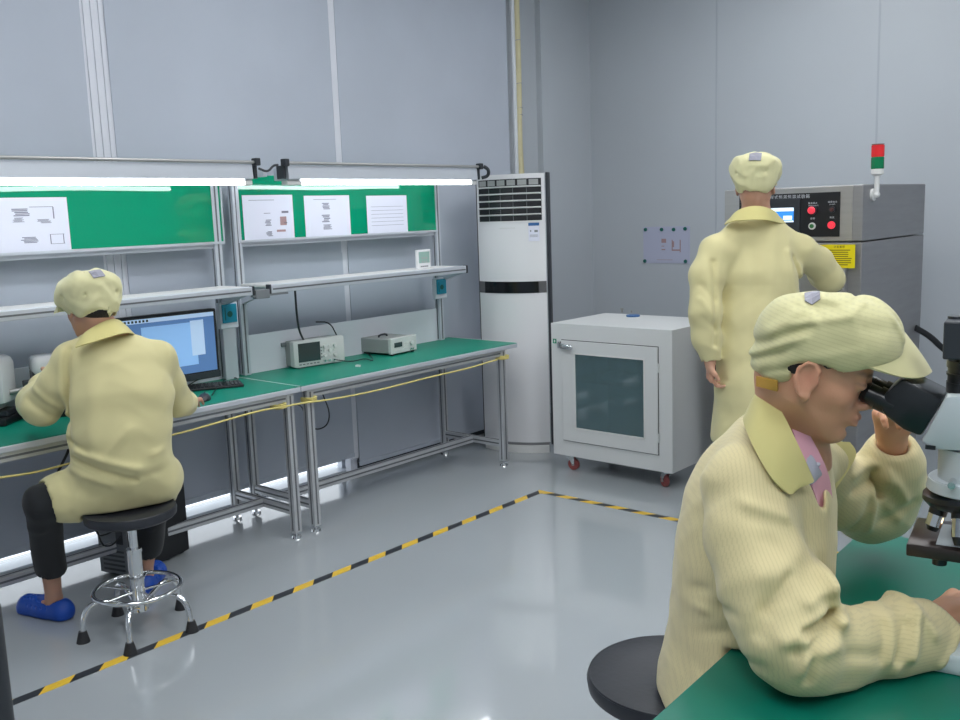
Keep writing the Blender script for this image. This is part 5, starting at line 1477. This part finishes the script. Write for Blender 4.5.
# the open front: cut where the collar leaves the shirt bare
def cut_poly(F, poly, dmax, k=.004):
    X = F.ax[0][:, None, None]; Y = F.ax[1][None, :, None]; Z = F.ax[2][None, None, :] - EYE
    de = X * CF.x + Y * CF.y + Z * CF.z; U = 480 + FPX * (X * CR.x + Y * CR.y + Z * CR.z) / de; V = 360 - FPX * (X * CU.x + Y * CU.y + Z * CU.z) / de
    best = np.full(U.shape, 1e9, np.float32); ins = np.zeros(U.shape, bool)
    for (x0, y0), (x1, y1) in zip(poly, poly[1:] + poly[:1]):
        t = np.clip(((U - x0) * (x1 - x0) + (V - y0) * (y1 - y0)) / ((x1 - x0) ** 2 + (y1 - y0) ** 2), 0, 1)
        best = np.minimum(best, np.hypot(U - x0 - t * (x1 - x0), V - y0 - t * (y1 - y0)))
        c = ((y0 > V) != (y1 > V)) & (U < (x1 - x0) * (V - y0) / ((y1 - y0) or 1e-9) + x0); ins ^= c
    sd = np.where(ins, -best, best) / FPX * de
    sd = np.maximum(sd, de - dmax)
    F._mix((slice(None),) * 3, sd.astype(np.float32), k, 'sub')
cut_poly(Ct, [(770, 380), (780, 400), (792, 436), (806, 474), (820, 509), (824, 509), (822, 484), (818, 464), (818, 440), (830, 425), (830, 370)], 1.845)
# cuffs
Ct.cuff(Wr_n, (Wr_n - El_n).normalized(), .028, .034, .075)
Ct.cuff(Wr_f, (Wr_f - El_f).normalized(), .004, .033, .075)
# rests on the table top and on the stool; hem
q0 = base_frame(bpy.data.objects['microscope_table']) 
tp = Ft @ Vector((0, 0, TZ + .002))
X = Ct.ax[0][:, None, None]; Y = Ct.ax[1][None, :, None]; Z = Ct.ax[2][None, None, :]
over = ((X - tp.x) * en.x + (Y - tp.y) * en.y + 0 * Z)
Ct.F = np.maximum(Ct.F, np.where(over > -.012, np.minimum(TZ + .003 - Z, over + .012), -1).astype(np.float32))
Ct.F = np.maximum(Ct.F, (seatz + .004 - Z).astype(np.float32) + 0 * Ct.F)
Ct.blur(1)
coat = Ct.build('coat', M['coat'], wom)

# collar flaps, shirt and trousers
def flap(rows_px, name, m_, th=.004, parent=coat):
    rows = [[at(*q) for q in r] for r in rows_px]
    # refine by smooth interpolation
    def refine(rows, n):
        out = []
        for r in rows:
            rr = []
            for i in range(len(r) - 1):
                p0 = r[max(i - 1, 0)]; p1 = r[i]; p2 = r[i + 1]; p3 = r[min(i + 2, len(r) - 1)]
                for k in range(n):
                    t_ = k / n; rr.append(.5 * ((2 * p1) + (-p0 + p2) * t_ + (2 * p0 - 5 * p1 + 4 * p2 - p3) * t_ ** 2 + (-p0 + 3 * p1 - 3 * p2 + p3) * t_ ** 3))
            rr.append(r[-1]); out.append(rr)
        return out
    rows = refine(rows, 5); rows = [list(c) for c in zip(*rows)]; rows = refine(rows, 5)
    b = MB(); b.grid(rows, thick=th); return b.build(name, m_, parent, smooth=True)
flap([[(884, 362, 1.80), (902, 338, 1.74), (902, 334, 1.69), (893, 346, 1.63), (880, 359, 1.60), (864, 367, 1.592)], [(896, 368, 1.80), (917, 356, 1.74), (920, 358, 1.69), (908, 364, 1.63), (894, 369, 1.60), (870, 369, 1.590)], [(900, 372, 1.795), (926, 371, 1.74), (930, 373, 1.69), (921, 378, 1.63), (903, 378, 1.60), (876, 371, 1.588)]], 'cap_peak', M['cap'], th=.0035, parent=cp)
flap([[(802, 398, 1.880), (784, 386, 1.850), (764, 383, 1.790), (760, 384, 1.740), (768, 392, 1.705), (782, 412, 1.675), (796, 440, 1.650), (808, 466, 1.650), (814, 480, 1.660)],
      [(800, 410, 1.900), (780, 400, 1.880), (760, 396, 1.820), (752, 398, 1.740), (757, 410, 1.685), (768, 432, 1.650), (782, 460, 1.625), (798, 478, 1.630), (812, 483, 1.650)],
      [(798, 424, 1.920), (776, 418, 1.900), (752, 414, 1.840), (743, 418, 1.740), (747, 432, 1.675), (756, 452, 1.640), (772, 478, 1.615), (790, 494, 1.615), (797, 489, 1.630)]], 'collar', M['collar'])
flap([[(820, 438, 1.90), (836, 441, 1.91), (850, 442, 1.925)], [(822, 460, 1.885), (840, 462, 1.90), (856, 456, 1.92)], [(820, 486, 1.86), (828, 500, 1.86), (838, 486, 1.88)]], 'lapel', M['collar'])
flap([[(776, 392, 1.725), (785, 412, 1.700), (795, 440, 1.685), (804, 470, 1.685), (817, 506, 1.710)], [(783, 394, 1.722), (794, 418, 1.695), (804, 446, 1.685), (811, 474, 1.695), (821, 507, 1.725)], [(788, 397, 1.715), (803, 424, 1.690), (818, 452, 1.690), (828, 476, 1.705), (832, 506, 1.740)]], 'shirt', M['pink'])
flap([[(808, 452, 1.685), (814, 458, 1.682), (818, 466, 1.685)], [(806, 470, 1.680), (815, 472, 1.680), (822, 474, 1.695)], [(808, 486, 1.690), (814, 483, 1.685), (819, 478, 1.695)]], 'tie', M['pinkgrey'], th=.005)
Tr = Field([Hip[i] - .5 if i < 2 else .03 for i in range(3)], [Hip[i] + .62 if i < 2 else 1.0 for i in range(3)], .009)
for h_, k_ in ((hipN, kn_n), (hipF, kn_f)):
    an = Vector((k_.x, k_.y, .14)) - RH * .06
    Tr.cap(Vector((h_.x, h_.y, seatz + .09)), k_, .085, .064, k=.04); Tr.cap(k_, an, .062, .052, k=.02)
Tr.plane((0, 0, seatz + .003), (0, 0, -1), .004, lo=[Hip[0] - .22, Hip[1] - .22, .4], hi=[Hip[0] + .2, Hip[1] + .2, .9])
Tr.build('trousers', M['trouser'], wom)
for h_, k_ in ((hipN, kn_n), (hipF, kn_f)):
    an = Vector((k_.x, k_.y, .0)) - RH * .06
    s_ = Field([an[i] - .2 if i < 2 else -.01 for i in range(3)], [an[i] + .25 if i < 2 else .14 for i in range(3)], .006)
    s_.cap(an + UP * .045, an + RH * .16 + UP * .035, .045, .038, k=.02); s_.cap(an + UP * .05, an + UP * .08, .042, .04, k=.02); s_.plane((0, 0, .002), (0, 0, -1), .004)
    s_.build('shoe', M['shoe'], wom)

# ------------------------------------------------------------------ the worker seated at the left bench
def worker_cap(F, P, hf, hs, hu, R_, fl=1.0, seed=1):
    thr = tuple(hu)
    F.ell(P(-.005, 0, .060), (.130, .116, .084), R_, 0, thr=thr)
    F.ell(P(-.030, 0, .088), (.104, .108, .062), R_, .03, thr=thr)
    F.ell(P(-.050, 0, .018), (.072, .092, .056), R_, .025, thr=thr)
    F.ell(P(-.012, 0, .0), (.108, .088, .055), R_, .02, thr=thr)
    r = np.random.RandomState(seed)
    top = P(-.045, 0, .150)
    for k in range(11):                       # gathers running from the crown patch down to the band
        a = -2.6 + k * .52 + r.rand() * .2
        e = P(-.01 - .115 * math.cos(a), .105 * math.sin(a), .055 - .01 * r.rand())
        m_ = P(-.01 - .075 * math.cos(a), .068 * math.sin(a), .125)
        F.fold(m_, e, .0075, (.011 if k % 2 else -.013)); F.fold(top, m_, .007, (.006 if k % 2 else -.008))
    F.wrinkle(.006, 26, seed, True); F.wrinkle(.002, 60, seed + 1, True)
    F.plane(P(-.05, 0, -.036), -hu + hf * .36, .005)
    F.ell(P(-.01, 0, .0), (.099, .078, .070), R_, .004, 'sub')
    F.blur(1)

def cap_extra(P, parent, capo, F, dr):
    b = MB(); b.grid([[F.snap(P(f_, y_, u_), dr) - Vector(dr) * .003 for y_ in (-.026, 0, .026)] for f_, u_ in ((-.115, .085), (-.10, .103), (-.085, .118))], thick=.003); b.build('cap_patch', M['label_grey'], capo)
    rows = []
    for i in range(7):
        v = i / 6; rows.append([P(.075 + .04 * math.sqrt(max(0, 1 - w_ * w_)) + .06 * v * math.sqrt(max(0, 1 - abs(w_) ** 2.5)), w_ * .085, .035 + .02 * (1 - w_ * w_) - .025 * v) for w_ in np.linspace(-1, 1, 15)])
    b = MB(); b.grid(rows, thick=.003); b.build('cap_peak', M['cap_plain'], capo, smooth=True)

def collar_ring(pts0, pts1, F, parent):
    pts1 = [(lambda w: w if (w - q).length < .05 else q)(F.snap(q, FH - UP * .2) - FH * .006) for q in pts1]
    rows = [pts0, [a_.lerp(b_, .5) + Vector((0, 0, .004)) for a_, b_ in zip(pts0, pts1)], pts1]
    def sm(r):
        for _ in range(2):
            q = [r[0]]
            for a_, b_ in zip(r, r[1:]): q += [a_.lerp(b_, .25), a_.lerp(b_, .75)]
            q.append(r[-1]); r = q
        return r
    b = MB(); b.grid([sm(r) for r in rows], thick=.005); return b.build('collar', M['collar'], parent, smooth=True)

A_d = 3.70
fa = (FH * .92 - RH * .39).normalized()          # the way the body faces
la = UP.cross(fa)                                   # its left
hcA = at(89, 306, 3.62)
hfw = (FH * .60 - RH * .80 - UP * .22).normalized()
HipA = at(128, 480, 3.75); WaiA = at(124, 436, 3.70); CheA = at(119, 392, 3.65); UpA = at(116, 356, 3.66); NkA = at(104, 334, 3.66)
ShL, ElL, WrL = at(74, 362, 3.62), at(36, 410, 3.66), at(52, 378, 3.86)
ShR, ElR, WrR = at(158, 358, 3.74), at(177, 404, 3.92), at(188, 401, 4.11)
sz = .505
lo = [min(q[i] for q in (HipA, ElL, hcA, WrR, ElR)) - (.62 if i < 2 else 0) for i in range(3)]; hi = [max(q[i] for q in (HipA, ElL, hcA, WrR, WrL)) + .34 for i in range(3)]; lo[2] = -.01
Bd = Field(lo, hi, .0062)
P, (hf, hs, hu) = head(Bd, hcA, hfw, UP + FH * .1, S=1.0)
Bd.cap(hcA - hu * .05 - hf * .03, NkA, .050, .056, k=.03); Bd.cap(NkA, UpA, .058, .08, k=.04)
for a_, b_, r0, r1 in ((UpA, CheA, .085, .10), (CheA, WaiA, .10, .095), (WaiA, HipA, .095, .115)): Bd.cap(a_, b_, r0, r1, k=.05, flat=la, ratio=1.35)
for a_, b_, c_ in ((ShL, ElL, WrL), (ShR, ElR, WrR)):
    Bd.cap(UpA.lerp(a_, .4), a_, .055, .05, k=.04); Bd.cap(a_, b_, .045, .037, k=.02); Bd.cap(b_, c_, .035, .025, k=.012)
gL0 = on_z(56, 617, 0); gL1 = on_z(22, 610, 0); gR0 = on_z(147, 590, 0); gR1 = on_z(160, 572, 0)
AnL = gL0 + UP * .085; AnR = gR0 + UP * .085
KnL = at(43, 503, 3.64); KnR = at(152, 502, 3.98)
HL = HipA + la * .09; HR_ = HipA - la * .09; HL.z = HR_.z = sz + .085
toL = (gL1 - gL0).normalized(); toR = (gR1 - gR0).normalized()
for h_, k_, an, to in ((HL, KnL, AnL, toL), (HR_, KnR, AnR, toR)):
    Bd.cap(h_, k_, .075, .052, k=.03); Bd.cap(k_, an, .048, .032, k=.02); Bd.cap(an, an - UP * .04, .034, .036, k=.01); Bd.cap(an - UP * .045, an + to * .15 - UP * .055, .030, .024, k=.02)
hand(Bd, WrL, (WrL - ElL) + FH * .1, -RH * .3 + FH, size=.95, curl=.55, thumb=1, k=.006)
hand(Bd, WrR, (WrR - ElR), -UP, size=.95, curl=.3, thumb=1)
base = Vector((HipA.x, HipA.y, 0))
pA = Bd.build('person', M['skin'], None, tint=base_tint(.98), origin=base)
tag(pA, 'person in pale yellow coat and blue clogs seated at the left bench, back turned', 'person')
R_ = RM(hf, hs, hu)
Hr = Field([hcA[i] - .16 for i in range(3)], [hcA[i] + .16 for i in range(3)], .004)
Hr.ell(P(-.010, 0, .033), (.103, .081, .092), R_, 0); Hr.ell(P(-.045, 0, -.01), (.064, .068, .064), R_, .02)
Hr.plane(P(.0, 0, .0), hf * 1 - hu * .45, .004); Hr.plane(P(-.05, 0, -.062), -hu, .004)
for q in (-1, 1): Hr.ell(P(.0, q * .085, -.016), (.03, .03, .036), R_, .006, 'sub')
Hr.build('hair', M['hair'], pA)
Cp = Field([hcA[i] - .24 for i in range(3)], [hcA[i] + .25 for i in range(3)], .0045)
PA_ = lambda a_, b_, c_: P(a_ - .004, b_, c_ - .020)
worker_cap(Cp, PA_, hf, hs, hu, R_, seed=4)
cpA = Cp.build('cap', M['cap_plain'], pA); cap_extra(PA_, pA, cpA, Cp, (FH - UP * .8).normalized())
# coat
lo = [min(q[i] for q in (HipA, ElL, ElR, WrR, WrL, KnL)) - .24 for i in range(3)]; hi = [max(q[i] for q in (HipA, ElL, NkA, WrR, WrL)) + .22 for i in range(3)]; lo[2] = .36
Ct = Field(lo, hi, .0062); tr = tuple(la)
tors = [(at(105, 341, 3.66), .070, 1.3), (at(116, 366, 3.66), .112, 1.5), (at(119, 395, 3.655), .128, 1.5), (at(120, 430, 3.66), .128, 1.35), (at(122, 460, 3.69), .130, 1.3), (at(124, 482, 3.74), .132, 1.3)]
for (a_, r0, f0_), (b_, r1, f1_) in zip(tors, tors[1:]): Ct.cap(a_, b_, r0, r1, k=.05, flat=la, ratio=(f0_ + f1_) / 2, thr=tr)
Ct.cap(at(112, 352, 3.66), ShL, .062, .072, k=.04, thr=tr); Ct.cap(at(118, 352, 3.67), ShR, .062, .068, k=.04, thr=tr)
for q in ((86, 344), ): pass
sleeve(Ct, [ShL, at(58, 384, 3.62), at(42, 406, 3.66), at(36, 402, 3.72), at(44, 388, 3.81), WrL], (.072, .070, .072, .070, .058, .042), .03)
sleeve(Ct, [ShR, at(168, 382, 3.83), at(177, 402, 3.92), at(184, 403, 4.02), WrR], (.068, .062, .058, .050, .040), .03)
# skirt over the thighs and the back of the seat
Ct.cap(HL + UP * .0, KnL.lerp(HL, .42) + UP * .006, .115, .098, k=.05, thr=tr)
Ct.cap(HR_ + UP * .0, KnR.lerp(HR_, .55), .115, .105, k=.05, thr=tr)
Ct.cap(at(50, 500, 3.66), at(100, 495, 3.70), .075, .085, k=.05, thr=tr)
Ct.cap(at(120, 488, 3.74), at(165, 474, 3.86), .095, .07, k=.05, thr=tr)
def af(a_, b_, w_, h_, d=3.55, lim=.12): Ct.fold(at(*a_, d), at(*b_, d), w_, h_, side=CF, lim=lim)
for a_, b_, w_, h_ in (((68, 350), (66, 420), .012, -.018), ((62, 352), (60, 395), .016, .008), ((72, 458), (130, 482), .009, -.014), ((74, 450), (135, 470), .014, .012), ((66, 440), (90, 452), .008, -.008), ((66, 470), (110, 486), .014, .008),
                       ((152, 345), (166, 410), .010, -.016), ((158, 342), (176, 385), .014, .006), ((100, 350), (96, 440), .03, .005), ((130, 430), (105, 460), .018, .009), ((170, 470), (120, 482), .014, -.006), ((24, 400), (50, 424), .012, -.008),
                       ((30, 388), (52, 408), .012, .009), ((68, 425), (72, 450), .010, -.010), ((80, 480), (70, 510), .02, .006), ((150, 455), (172, 440), .014, .007), ((164, 400), (168, 470), .014, -.006), ((60, 415), (36, 425), .012, .006)):
    af(a_, b_, w_, h_)
Ct.wrinkle(.004, 10, 21, True); Ct.wrinkle(.0022, 28, 7, True)
Ct.cap(hcA - hu * .06 - hf * .02, NkA, .040, .040, k=.01, op='sub'); 
Ct.cuff(WrL, (WrL - at(44, 388, 3.81)).normalized(), .012, .032, .07); Ct.cuff(WrR, (WrR - at(184, 403, 4.02)).normalized(), .012, .031, .065)
# hem: open underneath, resting on the seat
X = Ct.ax[0][:, None, None]; Y = Ct.ax[1][None, :, None]; Z = Ct.ax[2][None, None, :]
onseat = ((X - SC1.x) ** 2 + (Y - SC1.y) ** 2) < .178 ** 2
ang_ = np.arctan2((Y - HipA.y), (X - HipA.x))
hemz = sz - .055 + .018 * np.sin(ang_ * 5) + 0 * Z
Ct.F = np.maximum(Ct.F, (hemz - Z).astype(np.float32))
Ct.F = np.maximum(Ct.F, np.where(onseat, sz + .003 - Z, -1).astype(np.float32))
for h_, k_ in ((HL, KnL), (HR_, KnR)): Ct.cap(h_.lerp(k_, .75), k_ + (k_ - h_) * .3, .078, .075, k=.006, op='sub')
Ct.blur(1)
ctA = Ct.build('coat', M['coat_plain'], pA)
nk = [at(*q) for q in ((78, 343, 3.52), (84, 334, 3.535), (93, 328, 3.55), (102, 323, 3.57), (112, 319.5, 3.61), (120, 321, 3.67), (123, 326, 3.74))]
ou = [at(*q) for q in ((76, 348, 3.49), (85, 345, 3.49), (96, 342, 3.50), (108, 338, 3.52), (121, 334, 3.55), (131, 333, 3.61), (135, 336, 3.70))]
collar_ring(nk, ou, Ct, ctA)
# trousers and clogs
Tr = Field([min(KnL[i], AnL[i], KnR[i], HipA[i]) - .2 for i in range(3)], [max(KnL[i], KnR[i], HipA[i]) + .22 for i in range(3)], .0062)
for h_, k_, an in ((HL, KnL, AnL), (HR_, KnR, AnR)):
    cu_ = k_.lerp(an, .66)
    Tr.cap(h_, k_, .088, .070, k=.03); Tr.cap(k_, cu_, .067, .060, k=.02)
    Tr.cap(cu_, cu_ + (an - k_) * .3, .050, .050, k=.004, op='sub'); wd = (an - k_).normalized(); Tr.plane(cu_ + wd * .02, wd, .004, lo=[cu_[i] - .1 for i in range(3)], hi=[cu_[i] + .12 for i in range(3)])
    Tr.fold(k_ + FH * -.07 - UP * .03, k_ - UP * .02 + RH * .07, .012, -.006); Tr.fold(k_ - UP * .10 - RH * .06, k_ - UP * .12 + RH * .05 - FH * .05, .014, .005)
Tr.F = np.maximum(Tr.F, np.where(((Tr.ax[0][:, None, None] - SC1.x) ** 2 + (Tr.ax[1][None, :, None] - SC1.y) ** 2) < .178 ** 2, np.where(Tr.ax[2][None, None, :] > sz - .06, sz + .003 - Tr.ax[2][None, None, :], -1), -1).astype(np.float32))
Tr.wrinkle(.003, 30, 2); Tr.build('trousers', M['trouser'], pA)
def clog(an, to, parent, m_=None, S=1.0):
    s_ = Field([an[i] - .26 if i < 2 else -.01 for i in range(3)], [an[i] + .28 if i < 2 else .15 for i in range(3)], .0045)
    to = Vector((to.x, to.y, 0)).normalized(); g = Vector((an.x, an.y, 0)); sd = UP.cross(to)
    s_.cap(g - to * .035 + UP * .045, g + to * .05 + UP * .040, .043, .046, k=.02); s_.cap(g + to * .05 + UP * .040, g + to * .15 + UP * .036, .046, .042, k=.02); s_.cap(g - to * .045 + UP * .03, g + to * .16 + UP * .02, .046, .046, k=.02)
    s_.plane((0, 0, .003), (0, 0, -1), .005)
    s_.cap(g - to * .01 + UP * .12, g + to * .045 + UP * .10, .050, .046, k=.006, op='sub'); s_.cap(g + UP * .07, g + UP * .09 + to * .03, .036, .036, k=.006, op='sub')
    for i in range(5):
        for j in (-1, 0, 1):
            c_ = g + to * (.075 + i * .018) + sd * (j * .022) + UP * (.083 - .004 * i); s_.cap(c_ - UP * .006, c_ + UP * .02, .0042, k=.002, op='sub')
    for i in range(5):
        for q in (-1, 1):
            c_ = g + to * (.0 + i * .028) + sd * q * .047 + UP * .052; s_.cap(c_ - sd * q * .004, c_ + sd * q * .02, .0042, k=.002, op='sub')
    return s_.build('clog', m_ or M['shoe'], parent)
clog(AnL, toL, pA); clog(AnR, toR, pA)

# ------------------------------------------------------------------ the worker standing at the steel chamber
B_d = 4.50
fb = (FH * .95 + RH * .30).normalized(); lb = UP.cross(fb)
hcB = at(755.5, 185, 4.42); hfB = (FH * .93 + RH * .36 - UP * .10).normalized()
NkB = at(756, 216, 4.46); UpB = at(757, 238, 4.48); CheB = at(756, 275, 4.48); WaiB = at(754, 325, 4.49); HipB = at(753, 385, 4.50)
gz = lambda v, z: Vector((v.x, v.y, z))
ShLb, ElLb, WrLb = at(716, 253, 4.42), at(705, 312, 4.38), at(710, 360, 4.40)
ShRb, ElRb, WrRb = at(799, 252, 4.50), at(829, 279, 4.60), at(812, 268, 4.76)
lo = [min(q[i] for q in (HipB, ShLb, hcB, WrRb)) - .32 for i in range(3)]; hi = [max(q[i] for q in (HipB, ShRb, hcB, WrRb, ElRb)) + .30 for i in range(3)]; lo[2] = -.01
Bd = Field(lo, hi, .0068)
P, (hf, hs, hu) = head(Bd, hcB, hfB, UP, S=1.04)
Bd.cap(hcB - hu * .05 - hf * .03, NkB, .058, .060, k=.03); Bd.cap(NkB, UpB, .062, .085, k=.04)
for a_, b_, r0, r1 in ((UpB, CheB, .09, .105), (CheB, WaiB, .105, .10), (WaiB, HipB, .10, .11)): Bd.cap(a_, b_, r0, r1, k=.05, flat=lb, ratio=1.4)
for a_, b_, c_ in ((ShLb, ElLb, WrLb), (ShRb, ElRb, WrRb)):
    Bd.cap(UpB.lerp(a_, .4), a_, .06, .052, k=.04); Bd.cap(a_, b_, .05, .040, k=.02); Bd.cap(b_, c_, .038, .028, k=.012)
legs = []
for q in (1, -1):
    h_ = HipB + lb * .09 * q; k_ = gz(HipB + lb * .10 * q + fb * .01, .48); an = gz(HipB + lb * .11 * q - fb * .02, .085); legs.append((h_, k_, an))
    Bd.cap(h_, k_, .080, .055, k=.03); Bd.cap(k_, an, .052, .034, k=.02); Bd.cap(an, an - UP * .045, .034, .036, k=.01); Bd.cap(an - UP * .05, an - UP * .055 + fb * .15, .032, .026, k=.02)
hand(Bd, WrLb - UP * .008, -UP + fb * .12, fb * .3 + lb * -1, size=1.0, curl=.75, thumb=1)
hand(Bd, WrRb, UP * .6 - RH * .65 + FH * .3, FH, size=1.0, curl=.3, thumb=-1)
pB = Bd.build('person', M['skin'], None, tint=base_tint(.95), origin=gz(HipB, 0))
tag(pB, 'person in long yellow coat and cap standing, back turned, facing the steel chamber', 'person')
R_ = RM(hf, hs, hu)
Hr = Field([hcB[i] - .17 for i in range(3)], [hcB[i] + .17 for i in range(3)], .0045)
Hr.ell(P(-.010, 0, .033), (.100, .078, .090), R_, 0); Hr.ell(P(-.045, 0, -.0), (.062, .066, .056), R_, .02)
Hr.plane(P(.0, 0, .0), hf * 1 - hu * .45, .004); Hr.plane(P(-.05, 0, -.052), -hu, .004)
for q in (-1, 1): Hr.ell(P(.0, q * .085, -.016), (.03, .03, .036), R_, .006, 'sub')
Hr.build('hair', M['hair_short'], pB)
Cp = Field([hcB[i] - .25 for i in range(3)], [hcB[i] + .26 for i in range(3)], .0048)
PB_ = lambda a_, b_, c_: P(a_, b_, c_ - .008)
worker_cap(Cp, PB_, hf, hs, hu, R_, seed=9)
cpB = Cp.build('cap', M['cap_plain'], pB); cap_extra(PB_, pB, cpB, Cp, (FH - UP * .8).normalized())
lo = [min(q[i] for q in (HipB, ElLb, ShLb, WrRb)) - .28 for i in range(3)]; hi = [max(q[i] for q in (HipB, ShRb, NkB, WrRb, ElRb)) + .22 for i in range(3)]; lo[2] = .42; hi[2] = NkB.z + .1
Ct = Field(lo, hi, .0068); tr = tuple(lb)
tors = [(at(756, 226, 4.47), .085, 1.4), (at(756, 248, 4.48), .114, 1.4), (at(755, 275, 4.48), .135, 1.45), (at(753, 320, 4.49), .145, 1.38), (at(753, 350, 4.50), .150, 1.2), (at(754, 385, 4.50), .158, 1.06), (gz(HipB, .50), .185, 1.1)]
for (a_, r0, f0_), (b_, r1, f1_) in zip(tors, tors[1:]): Ct.cap(a_, b_, r0, r1, k=.05, flat=lb, ratio=(f0_ + f1_) / 2, thr=tr)
Ct.cap(at(748, 230, 4.46), ShLb + UP * .01, .060, .068, k=.04, thr=tr); Ct.cap(at(764, 230, 4.47), ShRb + UP * .01, .060, .068, k=.04, thr=tr)
sleeve(Ct, [ShLb, at(706, 275, 4.40), ElLb, at(706, 338, 4.40), WrLb], (.078, .076, .072, .062, .044), .03)
sleeve(Ct, [ShRb, at(817, 262, 4.56), ElRb, at(822, 276, 4.68), WrRb], (.078, .072, .068, .060, .044), .03)
def bf(a_, b_, w_, h_, d=4.36, lim=.14): Ct.fold(at(*a_, d), at(*b_, d), w_, h_, side=CF, lim=lim)
for a_, b_, w_, h_ in (((712, 262), (714, 345), .010, -.018), ((795, 256), (806, 285), .010, -.016), ((788, 252), (798, 300), .016, .010), ((804, 262), (815, 285), .012, .008), ((700, 285), (712, 300), .012, -.008), ((698, 300), (712, 318), .012, .008), ((700, 318), (716, 330), .012, -.007),
                       ((735, 250), (728, 400), .035, .006), ((770, 250), (775, 400), .035, .006), ((752, 250), (752, 400), .03, -.006), ((715, 285), (800, 287), .008, -.0012), ((722, 380), (730, 460), .02, .008), ((704, 345), (720, 352), .010, .006), ((815, 285), (830, 296), .014, -.007), ((790, 330), (760, 400), .02, .005)):
    bf(a_, b_, w_, h_)
Ct.wrinkle(.005, 9, 31, True); Ct.wrinkle(.002, 28, 17, True)
Ct.cap(hcB - hu * .06 - hf * .02, NkB, .045, .045, k=.01, op='sub')
Ct.cuff(WrLb, (WrLb - at(706, 338, 4.40)).normalized(), .014, .034, .062); Ct.cuff(WrRb, (WrRb - at(822, 276, 4.68)).normalized(), .014, .034, .07)
hm = gz(HipB, .62); Ct.cap(gz(HipB, .30), gz(HipB, .62), .18, .13, k=.01, op='sub', flat=lb, ratio=1.2)
Ct.plane((0, 0, .46), (0, 0, -1), .004)
Ct.blur(1)
ctB = Ct.build('coat', M['coat_plain'], pB)
nk = [at(*q) for q in ((729, 221, 4.44), (735, 213, 4.38), (744, 208, 4.35), (756, 206, 4.34), (767, 208, 4.355), (775, 212, 4.39), (779, 218, 4.45))]
ou = [at(*q) for q in ((725, 225, 4.42), (732, 221.5, 4.34), (743, 220.5, 4.315), (757, 220, 4.305), (770, 220.5, 4.32), (780, 222, 4.36), (784, 224, 4.44))]
collar_ring(nk, ou, Ct, ctB)
Tr = Field([HipB[i] - .32 for i in range(2)] + [.03], [HipB[i] + .32 for i in range(2)] + [1.0], .009)
for h_, k_, an in legs: Tr.cap(gz(h_, .86), k_, .095, .075, k=.03); Tr.cap(k_, an, .075, .065, k=.02)
Tr.build('trousers', M['trouser'], pB)
for h_, k_, an in legs: clog(an, fb, pB)
